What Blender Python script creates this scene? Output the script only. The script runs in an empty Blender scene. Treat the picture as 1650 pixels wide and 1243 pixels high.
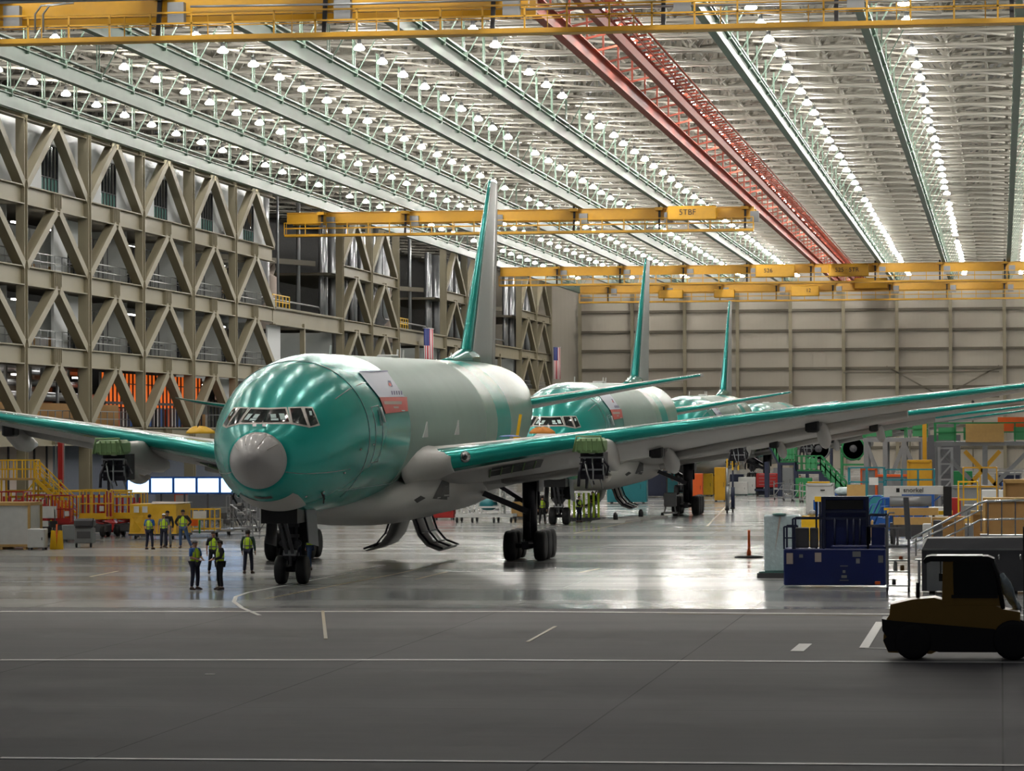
import bpy, math, random
from mathutils import Vector, Matrix
from mathutils.bvhtree import BVHTree
random.seed(7)
sc = bpy.context.scene
COL = sc.collection
V = Vector
R = math.radians
# ------------------------------------------------------------------ camera
FP, CAMH = 5600.0, 5.78
YAW, PITCH, ROLL = R(8.0), math.atan(75.5/5600), 0.005
_f = V((-math.sin(YAW)*math.cos(PITCH), math.cos(YAW)*math.cos(PITCH), math.sin(PITCH)))
_r = V((math.cos(YAW), math.sin(YAW), 0)); _u = _r.cross(_f)
_r2 = _r*math.cos(ROLL) - _u*math.sin(ROLL); _u2 = _u*math.cos(ROLL) + _r*math.sin(ROLL)
CAM = V((0, 0, CAMH))
def ray(px, py): return (_f + _r2*((px-825)/FP) + _u2*((621.5-py)/FP))
def at(px, py, Y):                       # the point seen at a pixel, at depth Y
    d = ray(px, py); return CAM + d*(Y/d.y)
def onx(px, py, X):
    d = ray(px, py); return CAM + d*(X/d.x)
def gnd(px, py, z=0.0):
    d = ray(px, py); return CAM + d*((z-CAMH)/d.z)
cd = bpy.data.cameras.new('camera'); cam = bpy.data.objects.new('camera', cd); COL.objects.link(cam)
M = Matrix((_r2, _u2, -_f)).transposed().to_4x4(); M.translation = CAM
cam.matrix_world = M
cd.sensor_width = 36; cd.lens = 36*FP/1650; cd.clip_start = 1; cd.clip_end = 2000
sc.camera = cam
# ------------------------------------------------------------------ materials
MATS = {}
def mat(name, col, rough=.5, metal=0., var=.12, scale=3., rvar=.1, coat=0., emit=None, es=1., bump=0., spec=.5):
    if name in MATS: return MATS[name]
    m = bpy.data.materials.new(name); m.use_nodes = True; MATS[name] = m
    nt = m.node_tree; N = nt.nodes; L = nt.links; b = N['Principled BSDF']
    b.inputs['Metallic'].default_value = metal; b.inputs['Coat Weight'].default_value = coat
    b.inputs['Coat Roughness'].default_value = .08; b.inputs['Specular IOR Level'].default_value = spec
    tc = N.new('ShaderNodeTexCoord'); nz = N.new('ShaderNodeTexNoise')
    nz.inputs['Scale'].default_value = scale; nz.inputs['Detail'].default_value = 4
    L.new(tc.outputs['Object'], nz.inputs['Vector'])
    mx = N.new('ShaderNodeMix'); mx.data_type = 'RGBA'
    c = V(col[:3])
    mx.inputs[6].default_value = (*(c*(1-var)), 1); mx.inputs[7].default_value = (*[min(1, x*(1+var)) for x in c], 1)
    L.new(nz.outputs['Fac'], mx.inputs[0]); L.new(mx.outputs[2], b.inputs['Base Color'])
    mr = N.new('ShaderNodeMapRange'); mr.inputs['To Min'].default_value = max(.02, rough-rvar); mr.inputs['To Max'].default_value = min(1, rough+rvar)
    L.new(nz.outputs['Fac'], mr.inputs['Value']); L.new(mr.outputs[0], b.inputs['Roughness'])
    if emit: b.inputs['Emission Color'].default_value = (*emit, 1); b.inputs['Emission Strength'].default_value = es
    if bump:
        bp = N.new('ShaderNodeBump'); bp.inputs['Strength'].default_value = bump; bp.inputs['Distance'].default_value = .05
        L.new(nz.outputs['Fac'], bp.inputs['Height']); L.new(bp.outputs[0], b.inputs['Normal'])
    return m
def lin(r, g, b):                         # sRGB 0-255 -> linear
    f = lambda c: (c/255/12.92) if c/255 <= .04045 else ((c/255+.055)/1.055)**2.4
    return (f(r), f(g), f(b))
TEAL = lin(26, 158, 148); PRIMER = lin(150, 178, 168); PGREY = lin(178, 178, 176)
def stdmats():
    mat('beige_steel', lin(136, 128, 106), .5, var=.12, scale=.6)
    mat('beige_dark', lin(96, 90, 76), .6)
    mat('white_wall', lin(205, 208, 210), .6, var=.04, scale=.5)
    mat('roof_white', lin(152, 148, 138), .55, var=.08, scale=.3)
    mat('crane_yellow', lin(200, 148, 20), .4, var=.1)
    mat('safety_yellow', lin(240, 190, 30), .4)
    mat('red_paint', lin(175, 30, 28), .4)
    mat('orange_paint', lin(225, 95, 30), .45)
    mat('blue_paint', lin(14, 34, 100), .4)
    mat('navy_paint', lin(22, 32, 62), .45)
    mat('mid_blue', lin(30, 90, 170), .4)
    mat('green_paint', lin(30, 125, 70), .45)
    mat('lime', lin(190, 220, 50), .6, emit=None)
    mat('galv', lin(160, 162, 165), .35, .7)
    mat('chrome', lin(210, 210, 210), .2, 1.)
    mat('dark_metal', lin(48, 48, 52), .45, .4)
    mat('black', lin(18, 18, 20), .5)
    mat('rubber', lin(26, 26, 28), .7)
    mat('white_paint', lin(222, 222, 220), .4)
    mat('grey_paint', lin(128, 130, 132), .5)
    mat('dark_grey', lin(74, 74, 78), .55)
    mat('wood', lin(196, 158, 96), .7, scale=5)
    mat('cardboard', lin(170, 130, 80), .8)
    mat('glass_dark', lin(20, 28, 30), .08, var=.2, rvar=.03, spec=.8)
    mat('glass_green', lin(90, 130, 125), .1, rvar=.03, spec=.8)
    mat('teal_paint', lin(40, 130, 140), .4)
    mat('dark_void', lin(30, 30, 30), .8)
    mat('plastic_wrap', lin(205, 222, 225), .25, rvar=.15, bump=.6, scale=6)
    mat('pink_beige', lin(190, 175, 165), .7, var=.05)
    mat('slate_wall', lin(96, 104, 122), .6, var=.04)
stdmats()
def mm(*n): return [MATS[x] if isinstance(x, str) else x for x in n]
# ------------------------------------------------------------------ mesh builder
class MB:
    def __init__(s): s.v = []; s.f = []; s.m = []; s.sm = []
    def add(s, vs, fs, mi=0, smooth=False):
        o = len(s.v); s.v += [tuple(p) for p in vs]
        for f in fs: s.f.append([i+o for i in f]); s.m.append(mi); s.sm.append(smooth)
        return s
    def box(s, c, d, mi=0, rz=0., top=1.):     # centre, full size; top scales the upper face
        ca, sa = math.cos(rz), math.sin(rz); vs = []
        for z in (-.5, .5):
            k = top if z > 0 else 1
            for x, y in ((-.5, -.5), (.5, -.5), (.5, .5), (-.5, .5)):
                X, Y = x*d[0]*k, y*d[1]*k
                vs.append((c[0]+X*ca-Y*sa, c[1]+X*sa+Y*ca, c[2]+z*d[2]))
        return s.add(vs, [(3, 2, 1, 0), (4, 5, 6, 7), (0, 1, 5, 4), (1, 2, 6, 5), (2, 3, 7, 6), (3, 0, 4, 7)], mi)
    def cbox(s, c, d, b=.04, mi=0):            # box with chamfered vertical and top edges
        x, y = d[0]/2, d[1]/2
        def ring(k, z): 
            a, e = x-k, y-k; q = b
            return [(c[0]+p[0], c[1]+p[1], z) for p in ((-a+q, -e), (a-q, -e), (a, -e+q), (a, e-q), (a-q, e), (-a+q, e), (-a, e-q), (-a, -e+q))]
        z0, z1 = c[2]-d[2]/2, c[2]+d[2]/2
        return s.loft([ring(b, z0), ring(0, z0+b), ring(0, z1-b), ring(b, z1)], mi, smooth=False)
    def loft(s, rings, mi=0, cap=True, smooth=True, closed=True):
        n = len(rings[0]); vs = [p for r in rings for p in r]; fs = []
        for i in range(len(rings)-1):
            for j in range(n if closed else n-1):
                k = (j+1) % n
                fs.append((i*n+j, i*n+k, (i+1)*n+k, (i+1)*n+j))
        s.add(vs, fs, mi, smooth)
        if cap:
            o = len(s.v)-len(vs)
            s.f.append([o+j for j in range(n)][::-1]); s.m.append(mi); s.sm.append(False)
            s.f.append([o+(len(rings)-1)*n+j for j in range(n)]); s.m.append(mi); s.sm.append(False)
        return s
    def frame(s, p, q, up=None):
        p, q = V(p), V(q); d = (q-p).normalized()
        up = V(up) if up else (V((0, 0, 1)) if abs(d.z) < .95 else V((0, 1, 0)))
        x = d.cross(up).normalized(); return p, q, d, x, x.cross(d).normalized()
    def bar(s, p, q, w, h=None, mi=0, up=None):
        h = h or w; p, q, d, x, y = s.frame(p, q, up)
        rs = [[e+x*(a*w/2)+y*(b*h/2) for a, b in ((-1, -1), (1, -1), (1, 1), (-1, 1))] for e in (p, q)]
        return s.loft(rs, mi, smooth=False)
    def ibeam(s, p, q, w, h, t=.05, mi=0, up=None):
        P, Q, d, x, y = s.frame(p, q, up)
        s.bar(P+y*(h/2-t/2), Q+y*(h/2-t/2), w, t, mi, up=tuple(y)); s.bar(P-y*(h/2-t/2), Q-y*(h/2-t/2), w, t, mi, up=tuple(y))
        return s.bar(P, Q, t, h-2*t, mi, up=tuple(y))
    def tube(s, p, q, r, r2=None, n=8, mi=0, cap=True):
        p, q, d, x, y = s.frame(p, q); r2 = r if r2 is None else r2
        rs = [[e+x*(math.cos(2*math.pi*k/n)*rr)+y*(math.sin(2*math.pi*k/n)*rr) for k in range(n)] for e, rr in ((p, r), (q, r2))]
        return s.loft(rs, mi, cap=cap)
    def path(s, pts, r, n=6, mi=0):
        pts = [V(p) for p in pts]; rs = []
        for i, p in enumerate(pts):
            d = (pts[min(i+1, len(pts)-1)]-pts[max(i-1, 0)]).normalized()
            up = V((0, 0, 1)) if abs(d.z) < .8 else V((0, 1, 0))
            x = d.cross(up).normalized(); y = x.cross(d)
            rs.append([p+x*(math.cos(2*math.pi*k/n)*r)+y*(math.sin(2*math.pi*k/n)*r) for k in range(n)])
        return s.loft(rs, mi)
    def lathe(s, prof, c, axis='z', n=24, mi=0, cap=True):   # prof: (radius, height along axis)
        rs = []
        for r, h in prof:
            ring = []
            for k in range(n):
                a = 2*math.pi*k/n; u, w = math.cos(a)*r, math.sin(a)*r
                ring.append((c[0]+u, c[1]+w, c[2]+h) if axis == 'z' else (c[0]+h, c[1]+u, c[2]+w) if axis == 'x' else (c[0]+w, c[1]+h, c[2]+u))
            rs.append(ring)
        return s.loft(rs, mi, cap=cap)
    def ball(s, c, rx, ry, rz, n=12, mi=0):
        rs = []
        for i in range(1, n//2):
            a = math.pi*i/(n//2); rs.append([(c[0]+rx*math.sin(a)*math.cos(2*math.pi*k/n), c[1]+ry*math.sin(a)*math.sin(2*math.pi*k/n), c[2]-rz*math.cos(a)) for k in range(n)])
        return s.loft(rs, mi)
    def prism(s, poly, axis, a, b, mi=0, smooth=False):      # polygon in the plane across axis, from a to b
        def P(u, w, h): return (h, u, w) if axis == 'x' else (u, h, w) if axis == 'y' else (u, w, h)
        return s.loft([[P(u, w, a) for u, w in poly], [P(u, w, b) for u, w in poly]], mi, smooth=smooth)
    def quad(s, a, b, c, d, mi=0): return s.add([a, b, c, d], [(0, 1, 2, 3)], mi)
    def obj(s, name, mats, parent=None, data_only=False):
        me = bpy.data.meshes.new(name); me.from_pydata(s.v, [], s.f)
        if not isinstance(mats, (list, tuple)): mats = [mats]
        for m_ in mats: me.materials.append(MATS[m_] if isinstance(m_, str) else m_)
        me.polygons.foreach_set('material_index', s.m); me.polygons.foreach_set('use_smooth', s.sm); me.update()
        import bmesh as _b
        bm = _b.new(); bm.from_mesh(me); _b.ops.recalc_face_normals(bm, faces=bm.faces); bm.to_mesh(me); bm.free()
        o = bpy.data.objects.new(name, me); COL.objects.link(o)
        if parent is not None: o.parent = parent
        return o
def tag(o, label=None, cat=None, group=None, kind=None):
    if label: o['label'] = label
    if cat: o['category'] = cat
    if group: o['group'] = group
    if kind: o['kind'] = kind
    return o
def thing(name, label, cat, loc=(0, 0, 0), rz=0., group=None):
    o = bpy.data.objects.new(name, None); COL.objects.link(o); o.empty_display_size = .3
    o.location = loc; o.rotation_euler = (0, 0, rz); return tag(o, label, cat, group)
def struct(name, loc=(0, 0, 0)):
    o = bpy.data.objects.new(name, None); COL.objects.link(o); o.location = loc; o['kind'] = 'structure'; return o
def dup(o, parent=None):
    c = o.copy(); COL.objects.link(c); c.parent = parent
    for ch in list(o.children): dup(ch, c)
    return c
def dupt(o, loc, rz=None, label=None):
    c = dup(o); c.location = loc
    if rz is not None: c.rotation_euler = (0, 0, rz)
    if label: c['label'] = label
    return c
def lerp(a, b, t): return a+(b-a)*t
def interp(tab, s):                       # smooth (monotone-ish) table interpolation
    n = len(tab)
    if s <= tab[0][0]: return tab[0][1:]
    if s >= tab[-1][0]: return tab[-1][1:]
    i = max(k for k in range(n-1) if tab[k][0] <= s)
    h = tab[i+1][0]-tab[i][0]; t = (s-tab[i][0])/h; out = []
    for c in range(1, len(tab[0])):
        d = (tab[i+1][c]-tab[i][c])/h
        dl = (tab[i][c]-tab[i-1][c])/(tab[i][0]-tab[i-1][0]) if i > 0 else d
        dr = (tab[i+2][c]-tab[i+1][c])/(tab[i+2][0]-tab[i+1][0]) if i+2 < n else d
        m0 = 0 if d*dl <= 0 else 2*d*dl/(d+dl); m1 = 0 if d*dr <= 0 else 2*d*dr/(d+dr)
        out.append((2*t**3-3*t*t+1)*tab[i][c]+(t**3-2*t*t+t)*h*m0+(-2*t**3+3*t*t)*tab[i+1][c]+(t**3-t*t)*h*m1)
    return out
# ------------------------------------------------------------------ hall
XL, BAY, YB = -64.0, 16.1, 530.0
YC = [224.8+BAY*k for k in range(-6, 20)]        # column lines on the left structure
RS = 8.08                                          # crane runway spacing
YD = 113.0                                         # line of the hangar door
XR = 26.0
def floor_mat(name, a, b, r0, r1):
    m = mat(name, a, .4); nt = m.node_tree; N = nt.nodes; L = nt.links; bs = N['Principled BSDF']
    tc = N.new('ShaderNodeTexCoord'); mp = N.new('ShaderNodeMapping'); mp.inputs['Scale'].default_value = (.03, .16, 1)
    n1 = N.new('ShaderNodeTexNoise'); n1.inputs['Scale'].default_value = 1; n1.inputs['Detail'].default_value = 7; n1.inputs['Roughness'].default_value = .6
    L.new(tc.outputs['Object'], mp.inputs[0]); L.new(mp.outputs[0], n1.inputs['Vector'])
    rp = N.new('ShaderNodeValToRGB'); rp.color_ramp.elements[0].position = .35; rp.color_ramp.elements[1].position = .65
    rp.color_ramp.elements[0].color = (*a, 1); rp.color_ramp.elements[1].color = (*b, 1)
    L.new(n1.outputs['Fac'], rp.inputs[0])
    br = N.new('ShaderNodeTexBrick'); br.offset = 0; br.inputs['Scale'].default_value = 1
    br.inputs['Brick Width'].default_value = 8.05; br.inputs['Row Height'].default_value = 12.; br.inputs['Mortar Size'].default_value = .02
    br.inputs['Color1'].default_value = (1, 1, 1, 1); br.inputs['Color2'].default_value = (1, 1, 1, 1); br.inputs['Mortar'].default_value = (.45, .45, .45, 1)
    L.new(tc.outputs['Object'], br.inputs['Vector'])
    mu = N.new('ShaderNodeMix'); mu.data_type = 'RGBA'; mu.blend_type = 'MULTIPLY'; mu.inputs[0].default_value = 1
    L.new(rp.outputs[0], mu.inputs[6]); L.new(br.outputs['Color'], mu.inputs[7]); L.new(mu.outputs[2], bs.inputs['Base Color'])
    mr = N.new('ShaderNodeMapRange'); mr.inputs['From Min'].default_value = .3; mr.inputs['From Max'].default_value = .7
    mr.inputs['To Min'].default_value = r0; mr.inputs['To Max'].default_value = r1
    L.new(n1.outputs['Fac'], mr.inputs['Value']); L.new(mr.outputs[0], bs.inputs['Roughness']); bs.inputs['Specular IOR Level'].default_value = .06
    return m
MB().box((-35, (YD+YB+15)/2, -.25), (190, YB+15-YD, .5)).obj('floor', floor_mat('polished_concrete', lin(128, 130, 132), lin(170, 170, 168), .12, .2))['kind'] = 'structure'
MB().box((-35, YD/2-20, -.255), (190, YD+40, .5)).obj('floor.001', floor_mat('apron_concrete', lin(106, 103, 104), lin(130, 127, 126), .6, .75))['kind'] = 'structure'
mat('line_paint', lin(215, 212, 205), .5); mat('yellow_line', lin(168, 150, 112), .5)
def gline(name, pts, w, m='line_paint', z=.004):
    b = MB(); P = [gnd(*p) for p in pts]
    for a, c in zip(P, P[1:]):
        b.bar((a.x, a.y, z), (c.x, c.y, z), w, .006)
    o = b.obj(name, m); o['kind'] = 'structure'; return o
gline('floor_marking', [(0, 986), (850, 986), (1650, 992)], .5)
gline('floor_marking', [(0, 1064), (780, 1064), (1650, 1068)], .42)
gline('floor_marking', [(0, 1222), (1650, 1234)], .28)
gline('floor_marking', [(1395, 1045), (1450, 1046)], .15)
gline('floor_marking', [(1392, 1045), (1418, 1003)], .25, z=.008)
gline('floor_marking', [(1284, 1050), (1298, 1038)], .35)
gline('floor_marking', [(330, 1087), (346, 1087)], .2)
gline('floor_marking', [(418, 992), (390, 980), (377, 970), (380, 962), (400, 955), (480, 940), (620, 912)], .14)
for q in ([(430, 965), (640, 925), (730, 905)], [(520, 985), (525, 1030)], [(850, 1035), (895, 1010)], [(145, 930), (190, 921)], [(670, 934), (720, 922)],
          [(935, 923), (965, 917)], [(925, 860), (1085, 828)], [(1140, 848), (1185, 800)], [(1076, 990), (1420, 993)]):
    gline('floor_marking', q, .1, 'yellow_line', .007)
# shallow dark tyre marks on the concrete
# walls ------------------------------------------------------------
def rib_wall_mat():
    m = mat('back_wall_panel', lin(172, 165, 152), .6, var=.05, scale=.25)
    nt = m.node_tree; N = nt.nodes; L = nt.links; bs = N['Principled BSDF']
    tc = N.new('ShaderNodeTexCoord'); wv = N.new('ShaderNodeTexWave'); wv.bands_direction = 'X'; wv.inputs['Scale'].default_value = .5
    L.new(tc.outputs['Object'], wv.inputs['Vector']); bp = N.new('ShaderNodeBump'); bp.inputs['Strength'].default_value = .12; bp.inputs['Distance'].default_value = .04
    L.new(wv.outputs['Fac'], bp.inputs['Height']); L.new(bp.outputs[0], bs.inputs['Normal']); return m
wb = struct('wall_back', (0, YB, 0))
MB().box(((XL-16+XR)/2, 1.6, 18), (XR-XL+16, .4, 36)).obj('wall_panel', rib_wall_mat(), wb)
for k in range(12):
    MB().ibeam((XL+RS*k-.0, .8, 0), (XL+RS*k, .8, 36), .5, .7, .06, up=(0, 1, 0)).obj('column', 'beige_steel', wb)
for z in (3.2, 6.5, 9.5, 12.4, 15.3, 18.2, 21.1, 24.2, 27.5):
    MB().bar((XL, 1.1, z), (XR, 1.1, z), .3, .38).obj('girt', 'beige_dark', wb)
b = MB(); X0, X1 = XL+RS*5.8, XL+RS*7.9
for a, c in (((X0, 15.5), (X0+8, 11)), ((X1, 15.5), (X0+8.8, 11)), ((X0-6.5, 14.6), (X1, 14.6)), ((X0, 10.8), (X1, 10.8)), ((X0+3.5, 0), (X0+3.5, 10.8)), ((X1-4, 0), (X1-4, 10.8))):
    b.bar((a[0], .5, a[1]), (c[0], .5, c[1]), .22, .22)
b.obj('door_bracing', 'beige_dark', wb)
MB().box((X0+8.4, .2, 6.3), (1.2, .8, .8)).obj('heater_box', 'dark_grey', wb)
for x in (X0+3.2, X0+13):
    MB().bar((x, .1, 7.5), (x, .1, 10.2), .4, .3).obj('ladder', 'black', wb)
MB().box((XR, (YD+YB)/2, 18), (.5, YB-YD, 36)).obj('wall_right', 'white_wall')['kind'] = 'structure'
MB().box((-84, (YD+YB)/2, 18), (.5, YB-YD, 36)).obj('wall_left.009', 'dark_void')['kind'] = 'structure'  # near-black wall colour stands in for the shade of the open bays
# front wall: door opening full width, header above
MB().box((-29, YD, 28.5), (110, .6, 16.4)).obj('wall_front_unseen', 'white_wall')['kind'] = 'structure'  # out of view; header lowered to dim the apron, white to bounce light
# roof deck --------------------------------------------------------
m = mat('roof_deck', lin(92, 92, 88), .6, var=.3, scale=.05)
MB().box((-29, (YD+YB)/2, 37.2), (111, YB-YD+1, .4)).obj('ceiling', m)['kind'] = 'structure'
# roof trusses (one per lamp line)
TY = [118.5+8.15*k for k in range(51)]
b = MB(); XA, XZ = -83.0, 25.5
zb, zt = 30.6, 36.4
b.ibeam((XA, 0, zb), (XZ, 0, zb), .5, .34, .05); b.ibeam((XA, 0, zt), (XZ, 0, zt), .4, .3, .05)
n = int((XZ-XA)/(RS/2))
for i in range(n+1):
    x = XL + RS/2*(i-4)
    if x > XZ: break
    b.bar((x, 0, zb), (x, 0, zt), .3, .26)
    b.bar((x, 0, zb if i % 2 else zt), (min(x+RS/2, XZ), 0, zt if i % 2 else zb), .22, .2)
tr0 = b.obj('roof_truss', 'roof_white')
tag(tr0, 'pale steel roof truss running across the hall above the lamps', 'roof truss', 'roof trusses across the hall')
tr0.location = (0, TY[0]+1, 0)
for y in TY[1:]:
    c = tr0.copy(); COL.objects.link(c); c.location = (0, y+1, 0)
# purlins, lengthwise and lying on the trusses
b = MB()
for i in range(int(109/2.02)):
    b.bar((-83+2.02*i, 0, 36.85), (-83+2.02*i, YB-YD, 36.85), .12, .3)
o = b.obj('ceiling.001', 'beige_dark'); o.location = (0, YD, 0); o['kind'] = 'structure'
# horizontal bracing and light joists below the deck: one framing set per runway lane
lane = MB()
for y in TY[:-1]:
    lane.bar((0.2, y+1.2, 30.25), (RS-.2, y+8.9, 30.25), .26, .12)
    lane.bar((RS-.3, y+1.2, 31.2), (RS*.35, y+5.2, 31.2), .22, .14)
    lane.bar((0, y+5.1, 30.2), (RS, y+5.1, 30.2), .2, .14)
    lane.bar((0, y+5.1, 33.6), (RS, y+5.1, 33.6), .14, .12)
    for x in (1.3, 4.1, 6.6):
        lane.bar((x, y+1, 30.7), (x+.1, y+9.1, 30.7), .12, .16)
        lane.bar((x, y+5.1, 30.3), (x, y+5.1, 36.6), .14, .14)
    lane.bar((4, y+5.1, 30.3), (6.6, y+5.1, 33.6), .12, .12); lane.bar((4, y+5.1, 30.3), (1.3, y+5.1, 33.6), .12, .12)
ordn = ['wall-side', 'second', 'third', 'fourth', 'fifth', 'sixth', 'seventh', 'eighth', 'ninth', 'tenth', 'eleventh']
l0 = None
for k in range(-2, 11):
    if l0 is None: l0 = o = lane.obj('ceiling_framing', 'roof_white')
    else: o = l0.copy(); COL.objects.link(o)
    o.location = (XL+RS*k, 0, 0); o['kind'] = 'structure'
# pale catwalk ducts seen as light panels between trusses
# crane runway beams -------------------------------------------------
def green_rail_mat():
    m = mat('runway_green', lin(100, 122, 108), .4, .0, spec=.25, var=.5, scale=.35, rvar=.1); return m
green_rail_mat(); mat('runway_red', lin(150, 74, 58), .5, .0, spec=.15, var=.3, scale=1.)
def rail_mesh(m):
    b = MB(); L = YB-YD-3
    b.ibeam((0, 0, 27.45), (0, L, 27.45), .45, .95, .07)
    b.bar((0, 0, 28.25), (0, L, 28.25), .3, .1)
    for i in range(int(L/8.15)+1):
        y = 6.5+8.15*i
        if y > L: break
        for dy in (-.3, .3): b.bar((0, y+dy, 27.9), (0, y+dy, 30.0), .07, .07)
        b.bar((-.25, y, 27.95), (.25, y, 27.95), .12, .5)
        b.bar((.3, y, 28.1), (1.3, y, 29.9), .07, .07)
    return b
r0 = None
for k in range(0, 11):
    if k == 5: continue
    if r0 is None: r0 = o = rail_mesh(0).obj('crane_runway_beam', 'runway_green')
    else: o = r0.copy(); COL.objects.link(o)
    o.location = (XL+RS*k+.5, YD+1, 0)
    lab = 'green crane runway beam along the left wall trusses' if k == 0 else \
          f'green crane runway beam under the roof, {ordn[k]} counted from the left wall'
    tag(o, lab, 'runway beam', 'green crane runway beams')
# red double runway
t = thing('red_runway_girder', 'red latticed double crane runway under the roof, the only red one', 'runway beam', (XL+RS*5+.4, YD+1, 0))
L = YB-YD-3
MB().ibeam((0, 0, 27.4), (0, L, 27.4), .5, 1.0, .08).obj('girder', 'runway_red', t)
MB().ibeam((2.0, 0, 28.1), (2.0, L, 28.1), .4, .8, .08).obj('girder', 'runway_red', t)
b = MB()
for i in range(int(L/2.04)):
    y = 1+2.04*i
    if i % 3 == 0: b.bar((0, y, 27.95), (2.0, y, 28.4), .1, .12)
    b.bar((2., y, 28.45), (3.2, y, 28.6), .1, .12)
    if i % 4 == 0: b.bar((0, y, 27.9), (0, y, 30.0), .12, .12); b.bar((2, y, 28.4), (2, y, 30.0), .12, .12)
b.bar((2.6, 0, 28.5), (2.6, L, 28.5), .08); b.obj('lattice', 'runway_red', t)
for i, x in enumerate((2.5, 2.85, 3.2)):
    MB().tube((x, 0, 28.65+.1*i), (x, L, 28.65+.1*i), .07, n=6).obj('conductor_pipe', 'galv' if i == 1 else 'runway_red', t)
# lamps ---------------------------------------------------------------
def emat(name, col, s):
    m = bpy.data.materials.new(name); m.use_nodes = True; MATS[name] = m; N = m.node_tree.nodes; N.clear()
    e = N.new('ShaderNodeEmission'); e.inputs[0].default_value = (*col, 1); e.inputs[1].default_value = s
    o = N.new('ShaderNodeOutputMaterial'); m.node_tree.links.new(e.outputs[0], o.inputs[0]); return m
LAMP_W = 190.0
emat('lamp_glow', (1., .965, .90), LAMP_W)
hb = MB().lathe([(.04, .5), (.13, .48), (.14, .3), (.17, .22)], (0, 0, 0), n=10).tube((0, 0, .45), (0, 0, .76), .025, n=4)
lb = MB().lathe([(.16, .16), (.27, .08), (.34, -.03), (.32, -.09), (.2, -.13), (.04, -.15)], (0, 0, 0), n=12)
lamps = []
for k in range(0, 10):
    for j, y in enumerate(TY):
        if k >= 9 and j > 20: continue
        if random.random() < .035 and y > 160: continue
        lamps.append((y, (-21.9+8.35*(k-5)+random.uniform(-.1, .1), y+random.uniform(-.15, .15), 29.25)))
vis = sorted([l for l in lamps if (l[1][2]-CAMH)/l[0]*FP < 700 and l[1][0] < 4], key=lambda q: q[0])
offv = [l for l in lamps if l not in vis]  # lamps out of view, kept for their light on nose and right side
proto = thing('high_bay_lamp', 'round white high bay lamp hanging in a row under the roof trusses', 'lamp', vis[0][1], 0, 'high bay lamps under the roof')
hb.obj('housing', 'galv', proto); lb.obj('lens', 'lamp_glow', proto)
for y, p in vis[1:300]:
    c = dup(proto); c.location = p
rest = MB()
for y, p in vis[300:]+offv:
    for q in range(0, 1): pass
    rest.lathe([(.04, .5), (.14, .3), (.17, .22)], p, n=8, mi=0).lathe([(.16, .16), (.27, .08), (.34, -.03), (.32, -.09), (.04, -.15)], p, n=8, mi=1)
o = rest.obj('distant_and_unseen_lamps', mm('galv', 'lamp_glow')); tag(o, 'far rows of small white roof lamps and the rows out of view', 'lamps', kind='stuff')
# overhead cranes ---------------------------------------------------
def text_obj(s, size, loc, rot, m, parent, ext=.01):
    cu = bpy.data.curves.new('lettering', 'FONT'); cu.body = s; cu.size = size; cu.extrude = ext; cu.align_x = 'CENTER'; cu.align_y = 'CENTER'
    o = bpy.data.objects.new('lettering', cu); COL.objects.link(o); cu.materials.append(MATS[m] if isinstance(m, str) else m)
    o.location = loc; o.rotation_euler = rot; o.parent = parent
    me = bpy.data.meshes.new_from_object(o); q = bpy.data.objects.new('lettering', me); COL.objects.link(q)
    q.location = loc; q.rotation_euler = rot; q.parent = parent; bpy.data.objects.remove(o); return q
def railing(b, x0, x1, y, z, h=1.1, step=2.0, mi=0, r=.05):
    n = max(1, round((x1-x0)/step))
    for i in range(n+1):
        x = lerp(x0, x1, i/n); b.bar((x, y, z), (x, y, z+h), r, r, mi)
    for q in (.55, 1.): b.bar((x0, y, z+h*q), (x1, y, z+h*q), r, r, mi)
def crane(label, Y, x0, x1, zw=24.6, trolleys=(), second=True, texts=()):
    t = thing('overhead_crane', label, 'overhead crane', (0, Y, 0))
    MB().box(((x0+x1)/2, 1.4, 26.35), (x1-x0, .55, .95)).box(((x0+x1)/2, 1.4, 26.86), (x1-x0, .8, .06)).box(((x0+x1)/2, 1.4, 25.85), (x1-x0, .8, .06)).obj('bridge_girder', 'crane_yellow', t)
    if second: MB().box(((x0+x1)/2, 4.2, 26.35), (x1-x0, .55, .95)).obj('bridge_girder', 'crane_yellow', t)
    MB().box(((x0+x1)/2, .4, zw), (x1-x0, 1.0, .16)).bar((x0, -.12, zw+.05), (x1, -.12, zw+.05), .06, .22).obj('walkway', 'crane_yellow', t)
    b = MB(); railing(b, x0, x1, -.1, zw+.1, 1.15, 2.02, r=.085)
    railing(b, x0, x1, .9, zw+.1, 1.15, 4.04, r=.05); b.obj('handrail', 'crane_yellow', t)
    for k in range(11):
        x = XL+RS*k
        if x0-.5 <= x <= x1+.5:
            e = MB().box((x, 2.6, 26.74), (.7, 5.2, .28)).obj('end_truck', 'crane_yellow', t)
            for yy in (.6, 4.6): MB().lathe([(.22, -.1), (.22, .1)], (x, yy, 27.0), 'x', 12).obj('wheel', 'dark_metal', e)
            MB().bar((x, .4, zw), (x, .9, 26.8), .2, .2).obj('hanger', 'dark_metal', e)
            MB().box((x+.9, .5, 25.9), (.8, .5, 1.0)).obj('control_cabinet', 'grey_paint', t)
    for (a, c_, z0_, z1_) in trolleys:
        q = MB().cbox(((a+c_)/2, -.1, (z0_+z1_)/2), (c_-a, 1.4, z1_-z0_), .08).obj('trolley_box', 'crane_yellow', t)
    for (s_, x_, z_) in texts: text_obj(s_, .75, (x_, -.84, z_), (R(90), 0, 0), 'black', t)
    return t
c1 = crane('yellow overhead crane nearest the hangar door, cut by the frame top', 161.5, -62, 24)
for c in list(c1.children):
    if c.name.startswith('bridge_girder'): bpy.data.objects.remove(c)
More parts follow.
